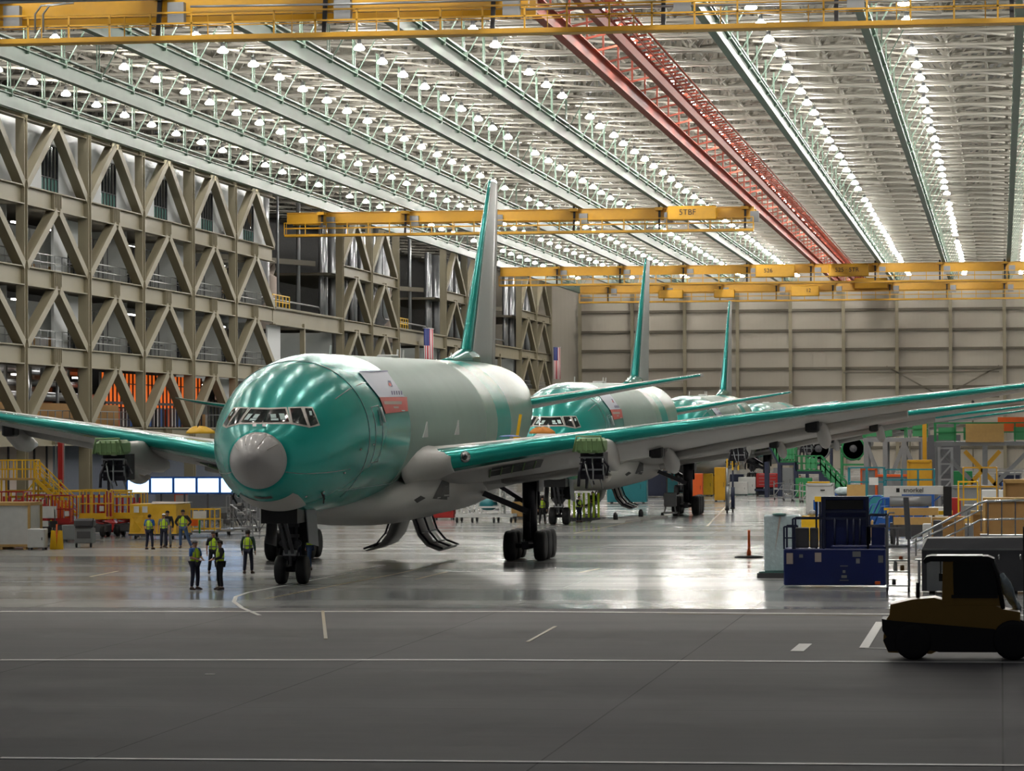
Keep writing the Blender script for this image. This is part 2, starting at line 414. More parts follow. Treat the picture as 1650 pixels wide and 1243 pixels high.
for yy in (1.4, 4.2): MB().box(((-62-22)/2, yy, 26.35), (40, .55, .95)).obj('bridge_girder', 'crane_yellow', c1)
MB().box((1, 1.6, 26.6), (46, .4, .35)).obj('bridge_girder', 'grey_paint', c1)
MB().tube((-22, .4, 25.7), (24, .4, 25.7), .06).obj('cable_conduit', 'galv', c1)
# cabling on the nearest crane
b = MB()
for x in (-45.6, -45.2): b.path([(x, -.3, 25.0), (x, -.3, 25.9), (x+.3, -.3, 26.3), (x+1.5, -.3, 26.4)], .05)
b.path([(-38, -.3, 26.1), (-30, -.3, 26.05), (-20, -.3, 26.1)], .06)
b.obj('cable_conduit', 'galv', c1)
XRD = XL+RS*5
crane('yellow overhead crane behind the first tail fin, ending at the red runway', 325, -67.5, XRD+.8, trolleys=[(-30.8, -26.2, 25.6, 26.9)], texts=[('5TBF', -28.9, 26.3)])
crane('yellow overhead crane spanning between the second and third tail fins', 439, -63.3, XR-1, zw=24.5,
      trolleys=[(-30.5, -25.6, 25.2, 26.7), (-21.3, -16.3, 25.2, 26.7)], texts=[('526', -28.9, 26.), ('525 · 5TR', -19, 26.)])
crane('yellow overhead crane in front of the back wall, the farthest', 497, -60, XR-1, zw=24.4,
      trolleys=[(-29.5, -25.5, 25., 26.5), (-20.5, -15.8, 26, 27.5), (-48.5, -45, 24.9, 26.1), (-40.5, -37.6, 24.9, 26.1)], texts=[('12', -27, 25.8)])
# ------------------------------------------------------------------ left side structure
FL = [22.45, 17.05, 11.8, 6.3, 0.0]; XS = XL-.55
mat('orange_light', lin(235, 110, 40), .6, emit=lin(245, 110, 35), es=.55, var=.35, scale=1.5)
mat('room_grey', lin(168, 172, 170), .7, var=.05); mat('room_green', lin(60, 84, 44), .8)
emat('strip_glow', (1, .96, .9), 14)
def truss_bay(y0, first, rooms, group=True, dark=False):
    t = struct('wall_left', (XS, y0, 0)); B = BAY
    cw = .78 if first % 2 else .6
    MB().ibeam((0, 0, 0), (0, 0, 27.4), cw, .8, .09, up=(0, 1, 0)).box((0, 0, 13.7), (.25, cw, 27.4)).obj('column', 'beige_steel', t)
    MB().ibeam((0, B/2*0+B, 0), (0, B, 27.4), .3, .6, .06, up=(0, 1, 0)).obj('column', 'beige_steel', t) if first == 99 else None
    for i, z in enumerate(FL[:4]):
        dpt = 1.3
        b = MB().ibeam((0, .3, z-dpt/2), (0, B-.3, z-dpt/2), .6, dpt, .08)
        for yy in (B/2-.9, B/2-.45, B/2, B/2+.45, B/2+.9): b.box((.15, yy, z-dpt/2), (.25, .07, dpt-.1))
        b.obj('floor_beam', 'beige_steel', t)
    MB().ibeam((0, 0, 27.15), (0, B, 27.15), .5, .6, .08).obj('floor_beam', 'beige_steel', t)
    for i in range(5):
        zb_ = FL[i] if i < 5 else 0; ztp = (27.0 if i == 0 else FL[i-1]-1.3)
        if i == 4: continue
        for s in (0, 1):
            p = (0, .35 if s == 0 else B-.35, zb_+.05); q = (0, B/2-.35 if s == 0 else B/2+.35, ztp)
            b = MB().bar(p, q, .62, .66, up=(1, 0, 0)); b.obj('brace', 'beige_steel', t)
    # rooms behind
    for i, kind in enumerate(rooms):
        z0, z1 = FL[i], (27.4 if i == 0 else FL[i-1]-1.3)
        if i < 4: MB().box((-5.3, B/2, z0-.2), (9.6, B, .3)).obj('floor_slab', 'beige_dark', t)
        h = z1-z0
        if kind == 'panel':          # white wall with a glazed opening
            y1, y2 = B/2-.4, B/2+4.0
            MB().box((-.9, y1/2, z0+h/2), (.2, y1, h)).box((-.9, (y2+B)/2, z0+h/2), (.2, B-y2, h)).box((-.9, (y1+y2)/2, z1-(h-3.5)/2), (.2, y2-y1, h-3.5)).box((-.9, (y1+y2)/2, z0+.1), (.2, y2-y1, .2)).obj('wall_panel', 'white_wall', t)
            b = MB()
            for q in range(6): b.bar((-.85, lerp(y1, y2, q/5), z0+.2), (-.85, lerp(y1, y2, q/5), z0+3.5), .07)
            b.bar((-.85, y1, z0+1.2), (-.85, y2, z0+1.2), .07); b.bar((-.85, y1, z0+3.5), (-.85, y2, z0+3.5), .1)
            b.obj('window_frame', 'dark_grey', t)
            MB().box((-.92, (y1+y2)/2, z0+.7), (.04, y2-y1, 1.)).obj('window_pane', 'glass_green', t)
            MB().box((-.92, (y1+y2)/2, z0+2.35), (.04, y2-y1, 2.2)).obj('window_pane', 'glass_dark', t)
        elif kind == 'dark':
            MB().box((-8, B/2, z0+h/2), (.2, B, h)).obj('wall_panel', 'room_green', t)
            MB().box((-1, B-3.2, z0+h/2), (.2, 3.6, h)).obj('wall_panel', 'white_wall', t)
        elif kind in ('glass', 'office'):
            MB().box((-7, B/2, z0+h/2), (.2, B, h)).obj('wall_panel', 'room_grey', t)
            MB().box((-4, B-.2, z0+h/2), (6, .15, h)).obj('wall_panel', 'room_grey', t)
            b = MB(); x = -2.2; n = 12
            for q in range(n+1): b.bar((x, B*q/n, z0), (x, B*q/n, z0+h*.8), .07)
            for zz in (z0+1.1, z0+h*.8): b.bar((x, 0, zz), (x, B, zz), .08)
            b.obj('window_frame', 'dark_grey', t)
            if kind == 'glass': MB().box((-1.6, 3.2, z0+h-.9), (.1, 6.2, 1.8)).obj('wall_panel', 'white_wall', t)
            MB().box((x-.05, B*.3, z0+h*.4), (.03, B*.6, h*.8)).obj('window_pane', 'glass_dark', t)
            b = MB()
            for q in range(5): b.box((-5.5, 1+3.2*q, z0+.6), (.7, 2, 1.2), q % 2)
            b.obj('desk', mm('white_paint', 'cardboard'), t)
        elif kind == 'orange':
            MB().box((-3, B/2, z0+h/2+.8), (.2, B, h-1.6)).obj('lit_window', 'orange_light', t)
            b = MB()
            for q in range(14): b.bar((-2.8, B*q/13, z0), (-2.8, B*q/13, z1), .12)
            b.bar((-2.8, 0, z0+1.9), (-2.8, B, z0+1.9), .2); b.bar((-2.8, 0, z0+3.4), (-2.8, B, z0+3.4), .08)
            b.obj('window_frame', 'dark_grey', t)
            b = MB(); [b.box((-3.2, 1+2*q, z0+.8), (.4, 1.4, 1.4), q % 3) for q in range(8)]
            b.obj('shelving', mm('white_paint', 'mid_blue', 'orange_paint'), t)
        elif kind == 'door':
            MB().box((-2.5, B/2, z0+h/2), (.2, B, h)).obj('wall_panel', 'pink_beige', t)
            b = MB(); [b.bar((-2.35, 1.5+3.2*q, z0), (-2.35, 1.5+3.2*q, z1), .15) for q in range(5)]; b.obj('door_frame', 'dark_grey', t)
        elif kind == 'slate':
            MB().box((-2.5, B/2, z0+h/2), (.2, B, h)).obj('wall_panel', 'slate_wall', t)
        elif kind == 'machinery':
            MB().box((-7, B/2, z0+h/2), (.2, B, h)).obj('wall_panel', 'beige_dark', t)
            b = MB()
            for q in range(4): b.tube((-3-q*.7, 0, z0+1.2+q*1.), (-3-q*.7, B, z0+1.2+q*1.), .25+.1*(q % 2))
            for q in range(5): b.tube((-2.6, 2+3*q, z0), (-2.6, 2+3*q, z1), .12)
            b.obj('pipes', 'galv', t); MB().box((-1.8, B/2, z0+.9), (.15, B, 1.6)).obj('wall_panel', 'cardboard', t)
        if kind in ('dark', 'glass', 'office', 'machinery') and i in (0, 1, 2, 3):   # handrail on the floor edge
            b = MB(); yy0, yy1 = .5, B-.5
            for q in range(9): b.bar((-.5, lerp(yy0, yy1, q/8), z0), (-.5, lerp(yy0, yy1, q/8), z0+1.15), .06)
            for zz in (.6, 1.15): b.bar((-.5, yy0, z0+zz), (-.5, yy1, z0+zz), .06)
            b.obj('handrail', 'galv', t)
        if kind in ('glass', 'office', 'dark', 'machinery'):
            b = MB()
            for q in range(2): b.box((-3.6, B*(.3+.4*q), z1-.5), (.25, 2.2, .1))
            b.obj('strip_light', 'strip_glow', t)
    return t
rows = [['panel', 'glass', 'glass', 'machinery', 'door'],       # 192.6
        ['panel', 'office', 'office', 'machinery', 'door'],     # 208.7
        ['panel', 'dark', 'dark', 'machinery', 'door'],         # 224.8
        ['panel', 'glass', 'glass', 'machinery', 'slate'],
        ['panel', 'office', 'office', 'orange', 'slate'],
        ['panel', 'glass', 'glass', 'orange', 'slate'],
        ['panel', 'office', 'office', 'glass', 'slate']]
for i, r_ in enumerate(rows): truss_bay(192.6+BAY*i, i, r_)
MB().box((XS-1, (YD+192)/2, 14), (.3, 192-YD, 28)).obj('wall_left', 'white_wall')['kind'] = 'structure'
# deep rear wall of the side building and its roof
def open_truss(y0, n=2):
    for j in range(n):
        t = struct('wall_left', (XS, y0+BAY*j, 0)); B = BAY
        MB().ibeam((0, 0, 0), (0, 0, 27.4), .7, .8, .09, up=(0, 1, 0)).box((0, 0, 13.7), (.25, .7, 27.4)).obj('column', 'beige_steel', t)
        if j == n-1: MB().ibeam((0, B, 0), (0, B, 27.4), .7, .8, .09, up=(0, 1, 0)).box((0, B, 13.7), (.25, .7, 27.4)).obj('column', 'beige_steel', t)
        for z in FL[:4]:
            MB().ibeam((0, .3, z-.55), (0, B-.3, z-.55), .6, 1.1, .08).obj('floor_beam', 'beige_steel', t)
            MB().box((-5, B/2, z-.9), (8, B, .25)).obj('floor_slab', 'beige_dark', t)
        for i in range(4):
            zb_ = FL[i]; ztp = 27.0 if i == 0 else FL[i-1]-1.1
            for s in (0, 1):
                MB().bar((0, .35 if s == 0 else B-.35, zb_), (0, B/2-.3 if s == 0 else B/2+.3, ztp), .6, .62, up=(1, 0, 0)).obj('brace', 'beige_steel', t)
        MB().box((-1.2, B/2, FL[3]+1.9), (.2, B, 3.6)).obj('wall_panel', 'pink_beige', t)
        MB().box((-1.2, B/2, 2.6), (.2, B, 5.2)).obj('wall_panel', 'room_grey', t)
        b = MB()
        for q in range(5): b.tube((-2.2-.3*(q % 2), 1.5+3*q, FL[2]), (-2.2-.3*(q % 2), 1.5+3*q, 27), .25+.15*(q % 3))
        b.obj('riser_pipe', 'galv', t)
        b = MB()
        for q in range(9): b.bar((-.2, B*q/8, FL[2]), (-.2, B*q/8, FL[2]+1.1), .06)
        b.bar((-.2, 0, FL[2]+1.1), (-.2, B, FL[2]+1.1), .07); b.bar((-.2, 0, FL[2]+.6), (-.2, B, FL[2]+.6), .07); b.obj('handrail', 'galv', t)
def open_bay(y0, i, L_=2*BAY):
    t = struct('wall_left', (XS, y0, 0))
    MB().ibeam((0, 0, 16.3), (0, L_, 16.3), .6, 1.5, .08).box((.0, L_/2, 17.1), (.7, L_, .12)).obj('floor_beam', 'beige_steel', t)
    MB().ibeam((-7, 0, 21.6), (-7, L_, 21.6), .6, 1.2, .08).obj('floor_beam', 'beige_steel', t)
    MB().box((-9, L_/2, 8), (.3, L_, 16)).obj('wall_panel', 'room_grey', t)
    MB().box((-5, L_-.5, 8), (8.5, .3, 15.4)).obj('wall_panel', 'room_grey', t)
    MB().box((-.6, 3.1, 13.6), (.15, 5.6, 3.9)).obj('sign_panel', 'white_wall', t)
    MB().bar((0, L_*.42, 0), (0, L_*.42, 16), .45, .45).obj('column', 'beige_steel', t)
    b = MB()
    for q in range(12): b.bar((-1, .6+1.1*q, 8), (-1, .6+1.1*q, 11.6), .08)
    b.bar((-1, 0, 11.6), (-1, 13, 11.6), .1); b.obj('fence_panel', 'dark_grey', t)
    b = MB().path([(-5, L_*.62, 15.8), (-5, L_*.62, 20.6), (-5.4, L_*.66, 21.6), (-6.5, L_*.72, 22)], 1.25, 12)
    b.obj('air_duct', 'pink_beige', t)
    b = MB().path([(-4, L_*.38, 29), (-4, L_*.38, 18.5), (-5, L_*.41, 17.2), (-8, L_*.42, 17)], 1.15, 12)
    b.path([(-6, L_*.1, 27.5), (-6, L_*.35, 25.8), (-6.5, L_*.7, 21.5)], .8, 10); b.obj('air_duct', 'galv', t)
    b = MB().tube((-3, L_*.52, 17), (-3, L_*.52, 30), .12).tube((-3, L_*.82, 17), (-3, L_*.82, 30), .2)
    b.path([(-2, L_*.1, 27), (-2, L_*.1, 18.6), (-2, L_*.13, 18.2), (-2, L_*.97, 18.2), (-2, L_, 17.8), (-2, L_, 8)], .1); b.obj('riser_pipe', 'galv', t)
    MB().bar((-4.5, 1, 26), (-4.5, L_*.8, 18.5), .5, .5).bar((-7, L_*.1, 22), (-2, L_*.9, 22.4), .4, .5).obj('brace', 'beige_dark', t)
    b = MB()
    for q in range(6): b.bar((-.1, .5+1.5*q, 17.1), (-.1, .5+1.5*q, 18.3), .08)
    b.bar((-.1, .5, 18.3), (-.1, 8, 18.3), .08); b.bar((-.1, .5, 17.7), (-.1, 8, 17.7), .08)
    b.obj('handrail', 'safety_yellow', t)
y = 192.6+BAY*7
open_bay(y, 0); open_truss(y+2*BAY); open_bay(y+4*BAY, 1); open_truss(y+6*BAY); open_bay(y+8*BAY, 2); open_truss(y+10*BAY)
# hanging flags ----------------------------------------------------------
def flag_mat():
    m = mat('flag_cloth', (1, 1, 1), .8); nt = m.node_tree; N = nt.nodes; L = nt.links; bs = N['Principled BSDF']
    tc = N.new('ShaderNodeTexCoord'); sp = N.new('ShaderNodeSeparateXYZ'); L.new(tc.outputs['Object'], sp.inputs[0])
    def mth(op, a, b=None):
        n = N.new('ShaderNodeMath'); n.operation = op
        L.new(a, n.inputs[0]) if not isinstance(a, float) else setattr(n.inputs[0], 'default_value', a)
        if b is not None: L.new(b, n.inputs[1]) if not isinstance(b, float) else setattr(n.inputs[1], 'default_value', b)
        return n.outputs[0]
    st = mth('LESS_THAN', mth('MODULO', mth('ADD', sp.outputs['Y'], 10.), .4), .2)
    c1 = N.new('ShaderNodeMix'); c1.data_type = 'RGBA'; L.new(st, c1.inputs[0])
    c1.inputs[6].default_value = (*lin(225, 222, 222), 1); c1.inputs[7].default_value = (*lin(190, 45, 60), 1)
    # vertical hang: stripes run down; canton at the top left
    can = mth('MULTIPLY', mth('GREATER_THAN', sp.outputs['Z'], -1.9), mth('LESS_THAN', sp.outputs['Y'], 0.2))
    c2 = N.new('ShaderNodeMix'); c2.data_type = 'RGBA'; L.new(can, c2.inputs[0]); L.new(c1.outputs[2], c2.inputs[6]); c2.inputs[7].default_value = (*lin(50, 60, 120), 1)
    L.new(c2.outputs[2], bs.inputs['Base Color']); return m
flag_mat()
for i, (px, py) in enumerate(((690, 530), (897, 560))):
    P = onx(px, py, XL+.6)
    b = MB(); rs = []
    for q in range(13):
        yy = -1.3+2.6*q/12; rs.append([(.08*math.sin(q*1.3), yy, 0), (.08*math.sin(q*1.3)+.06, yy, 0), (.12*math.sin(q*1.3+.5)+.06, yy, -4.6), (.12*math.sin(q*1.3+.5), yy, -4.6)])
    b.loft(rs, 0)
    t = b.obj('hanging_flag', 'flag_cloth'); t.location = P; t.rotation_euler = (0, 0, R(-14))
    MB().tube((.03, -1.6, .04), (.03, 1.6, .04), .05).obj('pole', 'galv', t)
    tag(t, ['stars and stripes flag hanging on the steelwork left of the first tail fin', 'farther stars and stripes flag hanging between the first and second tail fins'][i], 'flag')
# ------------------------------------------------------------------ aircraft
SEC = [(0, 4.94, 4.90, .03, 4.92), (.12, 5.2, 4.64, .3, 4.92), (.45, 5.5, 4.33, .62, 4.91), (.85, 5.74, 4.08, .86, 4.9), (1.3, 5.95, 3.85, 1.08, 4.9),
       (2., 6.25, 3.55, 1.45, 4.97), (3.1, 6.92, 3.22, 1.95, 5.15), (4, 7.42, 3.03, 2.28, 5.3), (5, 7.87, 2.9, 2.55, 5.45), (6, 8.22, 2.82, 2.75, 5.58),
       (8, 8.68, 2.75, 2.98, 5.75), (11, 8.94, 2.74, 3.1, 5.84), (30, 8.94, 2.74, 3.1, 5.84), (46, 8.94, 2.74, 3.1, 5.84), (50, 8.93, 3.25, 3.02, 6.05),
       (54, 8.85, 4.2, 2.6, 6.5), (58, 8.65, 5.3, 1.9, 7.), (61, 8.4, 6.2, 1.2, 7.3), (63.5, 8.0, 7.0, .5, 7.5)]
def S(s, ph, off=0.):                     # ph: 0 at the crown, positive towards +x
    tp, bt, hw, zm = interp(SEC, s); c, n = math.cos(ph), math.sin(ph)
    x = hw*n; z = zm+((tp-zm) if c > 0 else (zm-bt))*c
    if off:
        rr = math.hypot(x, z-zm) or 1; x += off*x/rr; z += off*(z-zm)/rr
    return V((x, s, z))
def body_ring(s, n=64): return [S(s, 2*math.pi*k/n) for k in range(n)]
def fus_mat():
    m = mat('fuselage_skin', TEAL, .25); nt = m.node_tree; N = nt.nodes; L = nt.links; bs = N['Principled BSDF']
    tc = N.new('ShaderNodeTexCoord'); sp = N.new('ShaderNodeSeparateXYZ'); L.new(tc.outputs['Object'], sp.inputs[0])
    dv = N.new('ShaderNodeMath'); dv.operation = 'DIVIDE'; dv.inputs[1].default_value = 64.; L.new(sp.outputs['Y'], dv.inputs[0])
    rp = N.new('ShaderNodeValToRGB'); rp.color_ramp.interpolation = 'CONSTANT'; cr = rp.color_ramp
    seam = tuple(min(1, c*1.5) for c in TEAL)
    A = lin(142, 164, 155); Bc = lin(138, 170, 156); C = lin(134, 168, 155)
    st = [(0, TEAL), (7.62, seam), (7.68, TEAL), (15.7, A), (35.6, Bc), (38.9, TEAL), (43.2, C), (54.5, TEAL), (55.2, PGREY)]
    st += [(23.3, lin(172, 190, 184)), (23.37, A)]
    st.sort()
    cr.elements[0].position = 0; cr.elements[0].color = (*st[0][1], 1); cr.elements[1].position = st[1][0]/64; cr.elements[1].color = (*st[1][1], 1)
    for q in st[2:]: e = cr.elements.new(q[0]/64); e.color = (*q[1], 1)
    L.new(dv.outputs[0], rp.inputs[0])
    nz = N.new('ShaderNodeTexNoise'); nz.inputs['Scale'].default_value = .5; nz.inputs['Detail'].default_value = 5; L.new(tc.outputs['Object'], nz.inputs[0])
    mr = N.new('ShaderNodeMapRange'); mr.inputs['To Min'].default_value = .86; mr.inputs['To Max'].default_value = 1.12; L.new(nz.outputs['Fac'], mr.inputs[0])
    mu = N.new('ShaderNodeMix'); mu.data_type = 'RGBA'; mu.blend_type = 'MULTIPLY'; mu.inputs[0].default_value = 1
    L.new(rp.outputs[0], mu.inputs[6]); L.new(mr.outputs[0], mu.inputs[7]); L.new(mu.outputs[2], bs.inputs['Base Color'])
    # roughness by panel: the mid barrel is matt, the rest is glossy
    r2 = N.new('ShaderNodeValToRGB'); r2.color_ramp.interpolation = 'CONSTANT'; c2 = r2.color_ramp
    c2.elements[0].position = 0; c2.elements[0].color = (.2,)*3+(1,); c2.elements[1].position = 15.7/64; c2.elements[1].color = (.42,)*3+(1,)
    e = c2.elements.new(35.6/64); e.color = (.26,)*3+(1,); L.new(dv.outputs[0], r2.inputs[0]); L.new(r2.outputs[0], bs.inputs['Roughness'])
    r3 = N.new('ShaderNodeValToRGB'); r3.color_ramp.interpolation = 'CONSTANT'; c3 = r3.color_ramp
    c3.elements[0].position = 0; c3.elements[0].color = (.3,)*3+(1,); c3.elements[1].position = 15.7/64; c3.elements[1].color = (.0,)*3+(1,)
    e = c3.elements.new(35.6/64); e.color = (.0,)*3+(1,); L.new(dv.outputs[0], r3.inputs[0]); L.new(r3.outputs[0], bs.inputs['Metallic'])
    r4 = N.new('ShaderNodeMapRange'); r4.inputs['From Min'].default_value = 15.6/64; r4.inputs['From Max'].default_value = 15.8/64; r4.inputs['To Min'].default_value = .55; r4.inputs['To Max'].default_value = .16
    L.new(dv.outputs[0], r4.inputs['Value']); L.new(r4.outputs[0], bs.inputs['Specular IOR Level']); bs.inputs['IOR'].default_value = 1.35
    n2 = N.new('ShaderNodeTexNoise'); n2.inputs['Scale'].default_value = 1.1; n2.inputs['Detail'].default_value = 1; L.new(tc.outputs['Object'], n2.inputs[0])
    bp = N.new('ShaderNodeBump'); bp.inputs['Strength'].default_value = .05; bp.inputs['Distance'].default_value = .05
    L.new(n2.outputs['Fac'], bp.inputs['Height']); L.new(bp.outputs[0], bs.inputs['Normal'])
    return m
fus_mat()
mat('teal_gloss', TEAL, .16, .45, var=.12, rvar=.04, scale=1.5); mat('radome_grey', lin(172, 168, 166), .35, var=.02, rvar=.02, coat=.6, scale=1)
mat('wing_grey', lin(182, 179, 176), .4, .1, var=.1, scale=.8); mat('wing_top', lin(188, 186, 182), .4); mat('fairing_grey', lin(182, 180, 176), .38, var=.06, scale=.6)
mat('primer_green', lin(120, 150, 98), .55); mat('gear_dark', lin(40, 38, 46), .4, .3); mat('frame_beige', lin(190, 184, 176), .4, .2)
mat('banner_white', lin(210, 214, 228), .5, var=.03); mat('banner_red', lin(205, 80, 72), .5, var=.06); mat('letter_blue', lin(70, 70, 120), .5)
mat('fin_grey', lin(186, 190, 188), .35, var=.05); mat('paper', lin(200, 222, 218), .7, var=.03)
TILT = R(.65)
def zg(s): return -((s-11)*math.tan(TILT))          # where the floor lies in the tilted frame
def af(t): return 5*(.2969*math.sqrt(t)-.126*t-.3516*t*t+.2843*t**3-.1036*t**4)
WST = [(2.3, 17.6, 15.2, 4.35, .115, .9), (4, 18.85, 13.9, 4.57, .115, 1.1), (7, 20.8, 11.6, 5.02, .11, 1.2), (10, 22.8, 9.7, 5.42, .11, 1.2), (15, 26.1, 8.0, 6.08, .10, .95),
       (20, 29.4, 6.3, 6.65, .10, .65), (25, 32.7, 4.6, 7.2, .10, .4), (29.5, 35.7, 3.2, 7.7, .09, .2), (32.6, 39.2, 1.3, 8.1, .08, .1)]
CH = [0, .004, .015, .035, .065, .1, .16, .25, .4, .55, .7, .85, 1.]
def wsec(d, tab=WST):
    sl, c, zl, tc, dr = interp(tab, d); up, lo = [], []
    for t in CH:
        th = af(t)*tc*c*1.0; zc = zl-dr*t**1.15; up.append((sl+t*c, zc+th)); lo.append((sl+t*c, zc-th*.95))
    return up, lo
def wing(sg, dmax, tab=WST, d0=None, k=.065, ds=None):
    """returns box mesh and leading edge mesh"""
    d0 = d0 or tab[0][0]; n = 18; box = MB(); le = MB(); st = [lerp(d0, dmax, i/n) for i in range(n+1)]
    ci = CH.index(k); R1, R2 = [], []
    for d in st:
        up, lo = wsec(d, tab)
        le_ = [(sg*d, *p) for p in (up[ci::-1] + lo[1:ci+1])]
        bx = [(sg*d, *p) for p in (up[ci:] + lo[:ci-1:-1])]
        R1.append(le_); R2.append(bx)
    le.loft(R1, 0, closed=True); box.loft(R2, 0)
    for i, f in enumerate(box.f):              # paler upper skin
        if len(f) == 4:
            j = f[0] % len(R2[0]); 
            if j < len(CH)-ci-1: box.m[i] = 1
    return box, le
def aircraft(label, X0, Y0, right_tip=32.6, left_tip=32.6, wings=True, tailright=True):
    t = thing('aircraft', label, 'aircraft', (X0, Y0, 0)); t['group'] = 'unpainted airliners parked nose to tail'
    t.rotation_euler = (TILT, 0, -R(.55)); t.location.z = zg(0)*-1*-1 if False else -11*math.sin(TILT)
    ss = [1.3, 1.6, 2, 2.4, 2.8, 3.2, 3.6, 4, 4.5, 5, 5.5, 6, 7, 8, 9.5, 11, 15, 20, 26, 32, 38, 42, 46, 48, 50, 52, 54, 56, 58, 60, 61.5, 62.7, 63.5]
    MB().loft([body_ring(s) for s in ss]).obj('fuselage', 'fuselage_skin', t)
    b = MB().loft([body_ring(s) for s in (.0, .03, .08, .15, .28, .45, .65, .9, 1.1, 1.3)])
    rd = b.obj('radome', 'radome_grey', t)
    b = MB()
    for a in (-.95, -.45, .35, .9): b.path([S(s, a, .004) for s in (.5, .8, 1.05, 1.28)], .012, 4)
    b.obj('lightning_strip', 'frame_beige', rd)
    # body seams
    b = MB()
    for ph in (1.98, -1.98): b.path([S(s, ph, .002) for s in (1.35, 2.2, 3, 4, 5, 6)], .018, 4)
    for ph in (.88, -.88): b.path([S(s, ph, .002) for s in (5.5, 7, 9, 11, 13, 15.6)], .022, 4)
    for ph in (2.35, -2.35): b.path([S(s, ph, .002) for s in (6.2, 8, 10, 13, 16)], .018, 4)
    b.path([S(7.65, .1*k, .003) for k in range(-25, 26)], .015, 4)
    b.obj('skin_seam', 'galv', t)
    # fairing under the wing
    FA = [(12.5, 2.9, .2, .25), (14.5, 2.8, 1.8, .6), (17, 3.0, 2.85, 1.05), (19.5, 3.25, 3.4, 1.45), (22, 3.4, 3.6, 1.6), (27, 3.35, 3.7, 1.5), (33, 3.35, 3.7, 1.5), (38, 3.3, 3.4, 1.2), (41, 3.2, 2.4, .7), (43, 3.2, .6, .3)]
    rs = []
    for i in range(25):
        s = lerp(12.5, 43, i/24); zc, hw, hh = interp(FA, s); ring = []
        for k in range(32):
            a = 2*math.pi*k/32; c, n_ = math.cos(a), math.sin(a)
            ring.append((hw*abs(c)**.75*(1 if c > 0 else -1), s, zc+hh*abs(n_)**.85*(1 if n_ > 0 else -1)))
        rs.append(ring)
    fa = MB().loft(rs).obj('belly_fairing', 'fairing_grey', t)
    if wings:
        for sg, tip in ((1, right_tip), (-1, left_tip)):
            bx, le = wing(sg, tip); w = bx.obj('wing', mm('wing_grey', 'wing_top'), t)
            le.obj('leading_edge', 'teal_gloss', w)
            # root glove, landing light, belly air inlet
            rs = []
            for i in range(9):
                q = i/8; d = lerp(2.6, 4.2, q); sl, c, zl, tc, dr = interp(WST, d); hh = lerp(1.0, .5, q**.7); ln = lerp(7.5, 3., q)
                sl -= lerp(1.9, .12, q**.6)*.9
                rs.append([(sg*d, sl+ln*(1-math.cos(a))/2*1., zl-.1+hh*math.sin(a)) for a in [2*math.pi*k/16 for k in range(16)]])
            MB().loft(rs).obj('wing_root_fillet', 'fairing_grey', w)
            up, lo = wsec(4.9); 
            li = MB().lathe([(.05, -.06), (.19, -.04), (.2, .05), (.24, .08)], (sg*4.75, 19.35-.14, 4.67), 'y', 14, cap=True).obj('landing_light', 'chrome', w)
            MB().ball((sg*4.75, 19.2, 4.67), .15, .08, .15, 10).obj('lens', 'glass_dark', li)
            b = MB()
            for d, ch0, ch1 in ((5.9, .3, .42), (6.5, .3, .42), (7.1, .3, .42)):       # open wheel well panel below the wing
                (s0, s1) = (interp(WST, d)[0]+interp(WST, d)[1]*ch0, interp(WST, d)[0]+interp(WST, d)[1]*ch1)
            def low(d, t_):
                sl, c, zl, tc, dr = interp(WST, d); return V((sg*d, sl+t_*c, zl-dr*t_**1.15-af(t_)*tc*c*.95-.03))
            b.quad(low(5.6, .1), low(7.6, .12), low(7.2, .3), low(5.1, .28)); b.obj('access_opening', 'black', w)
            b = MB()
            for q in range(5): b.bar(low(5.5+.45*q, .12)-V((0, 0, .02)), low(5.15+.45*q, .28)-V((0, 0, .02)), .05)
            b.obj('opening_frame', 'primer_green', w)
            # flap and spoiler lines
            for (a, c_) in ((4.5, 9.2), (11.8, 22.5)):
                if c_ > tip: continue
                b = MB(); rs = []
                for i in range(5):
                    d = lerp(a, c_, i/4); sl, c, zl, tc, dr = interp(WST, d); s0 = sl+c*.86; z0 = zl-dr-.02
                    rs.append([(sg*d, s0, z0+.16), (sg*d, s0+c*.16, z0-.12), (sg*d, s0+c*.2, z0-.3), (sg*d, s0+c*.13, z0-.34), (sg*d, s0, z0-.2)])
                b.loft(rs).obj('flap', 'fairing_grey', w)
            # flap track canoes and black exhaust boxes
            for d in (12.2, 18.8):
                if d > tip: continue
                sl, c, zl, tc, dr = interp(WST, d); s0 = sl+c*.45; z0 = zl-dr*.6-.25
                b = MB().loft([[(sg*d+r_*math.cos(a), s0+q, z0-dz+h_*math.sin(a)) for a in [2*math.pi*k/12 for k in range(12)]] for q, r_, h_, dz in ((0, .08, .1, 0), (.9, .26, .36, .25), (2.2, .3, .5, .55), (3.8, .26, .42, .75), (5.2, .05, .1, .8))])
                cn = b.obj('flap_track_fairing', 'fairing_grey', w)
                MB().cbox((sg*d-.35*sg, s0-.3, z0-.05), (.6, .9, .62), .08).obj('open_bay', 'black', cn)
            # engine strut without its engine
            d = 10.15; sl, c, zl, tc, dr = interp(WST, d)
            py_ = w_ = None
            es = MB()
            prof = [(-4.6, .12, .2, -.4), (-3.6, .3, .3, -.45), (-2.2, .38, .42, -.5), (-.4, .44, .55, -.62), (1.0, .42, .6, -.75), (2.4, .34, .55, -.95), (3.8, .2, .4, -1.15), (5.2, .05, .15, -1.25)]
            es.loft([[(sg*d+w0*math.copysign(abs(math.cos(a))**.6, math.cos(a)), sl+q, zl+dz+h0*math.copysign(abs(math.sin(a))**.6, math.sin(a))) for a in [2*math.pi*k/20 for k in range(20)]] for q, w0, h0, dz in prof])
            strut = es.obj('engine_strut', 'fairing_grey', t)
            x = sg*d
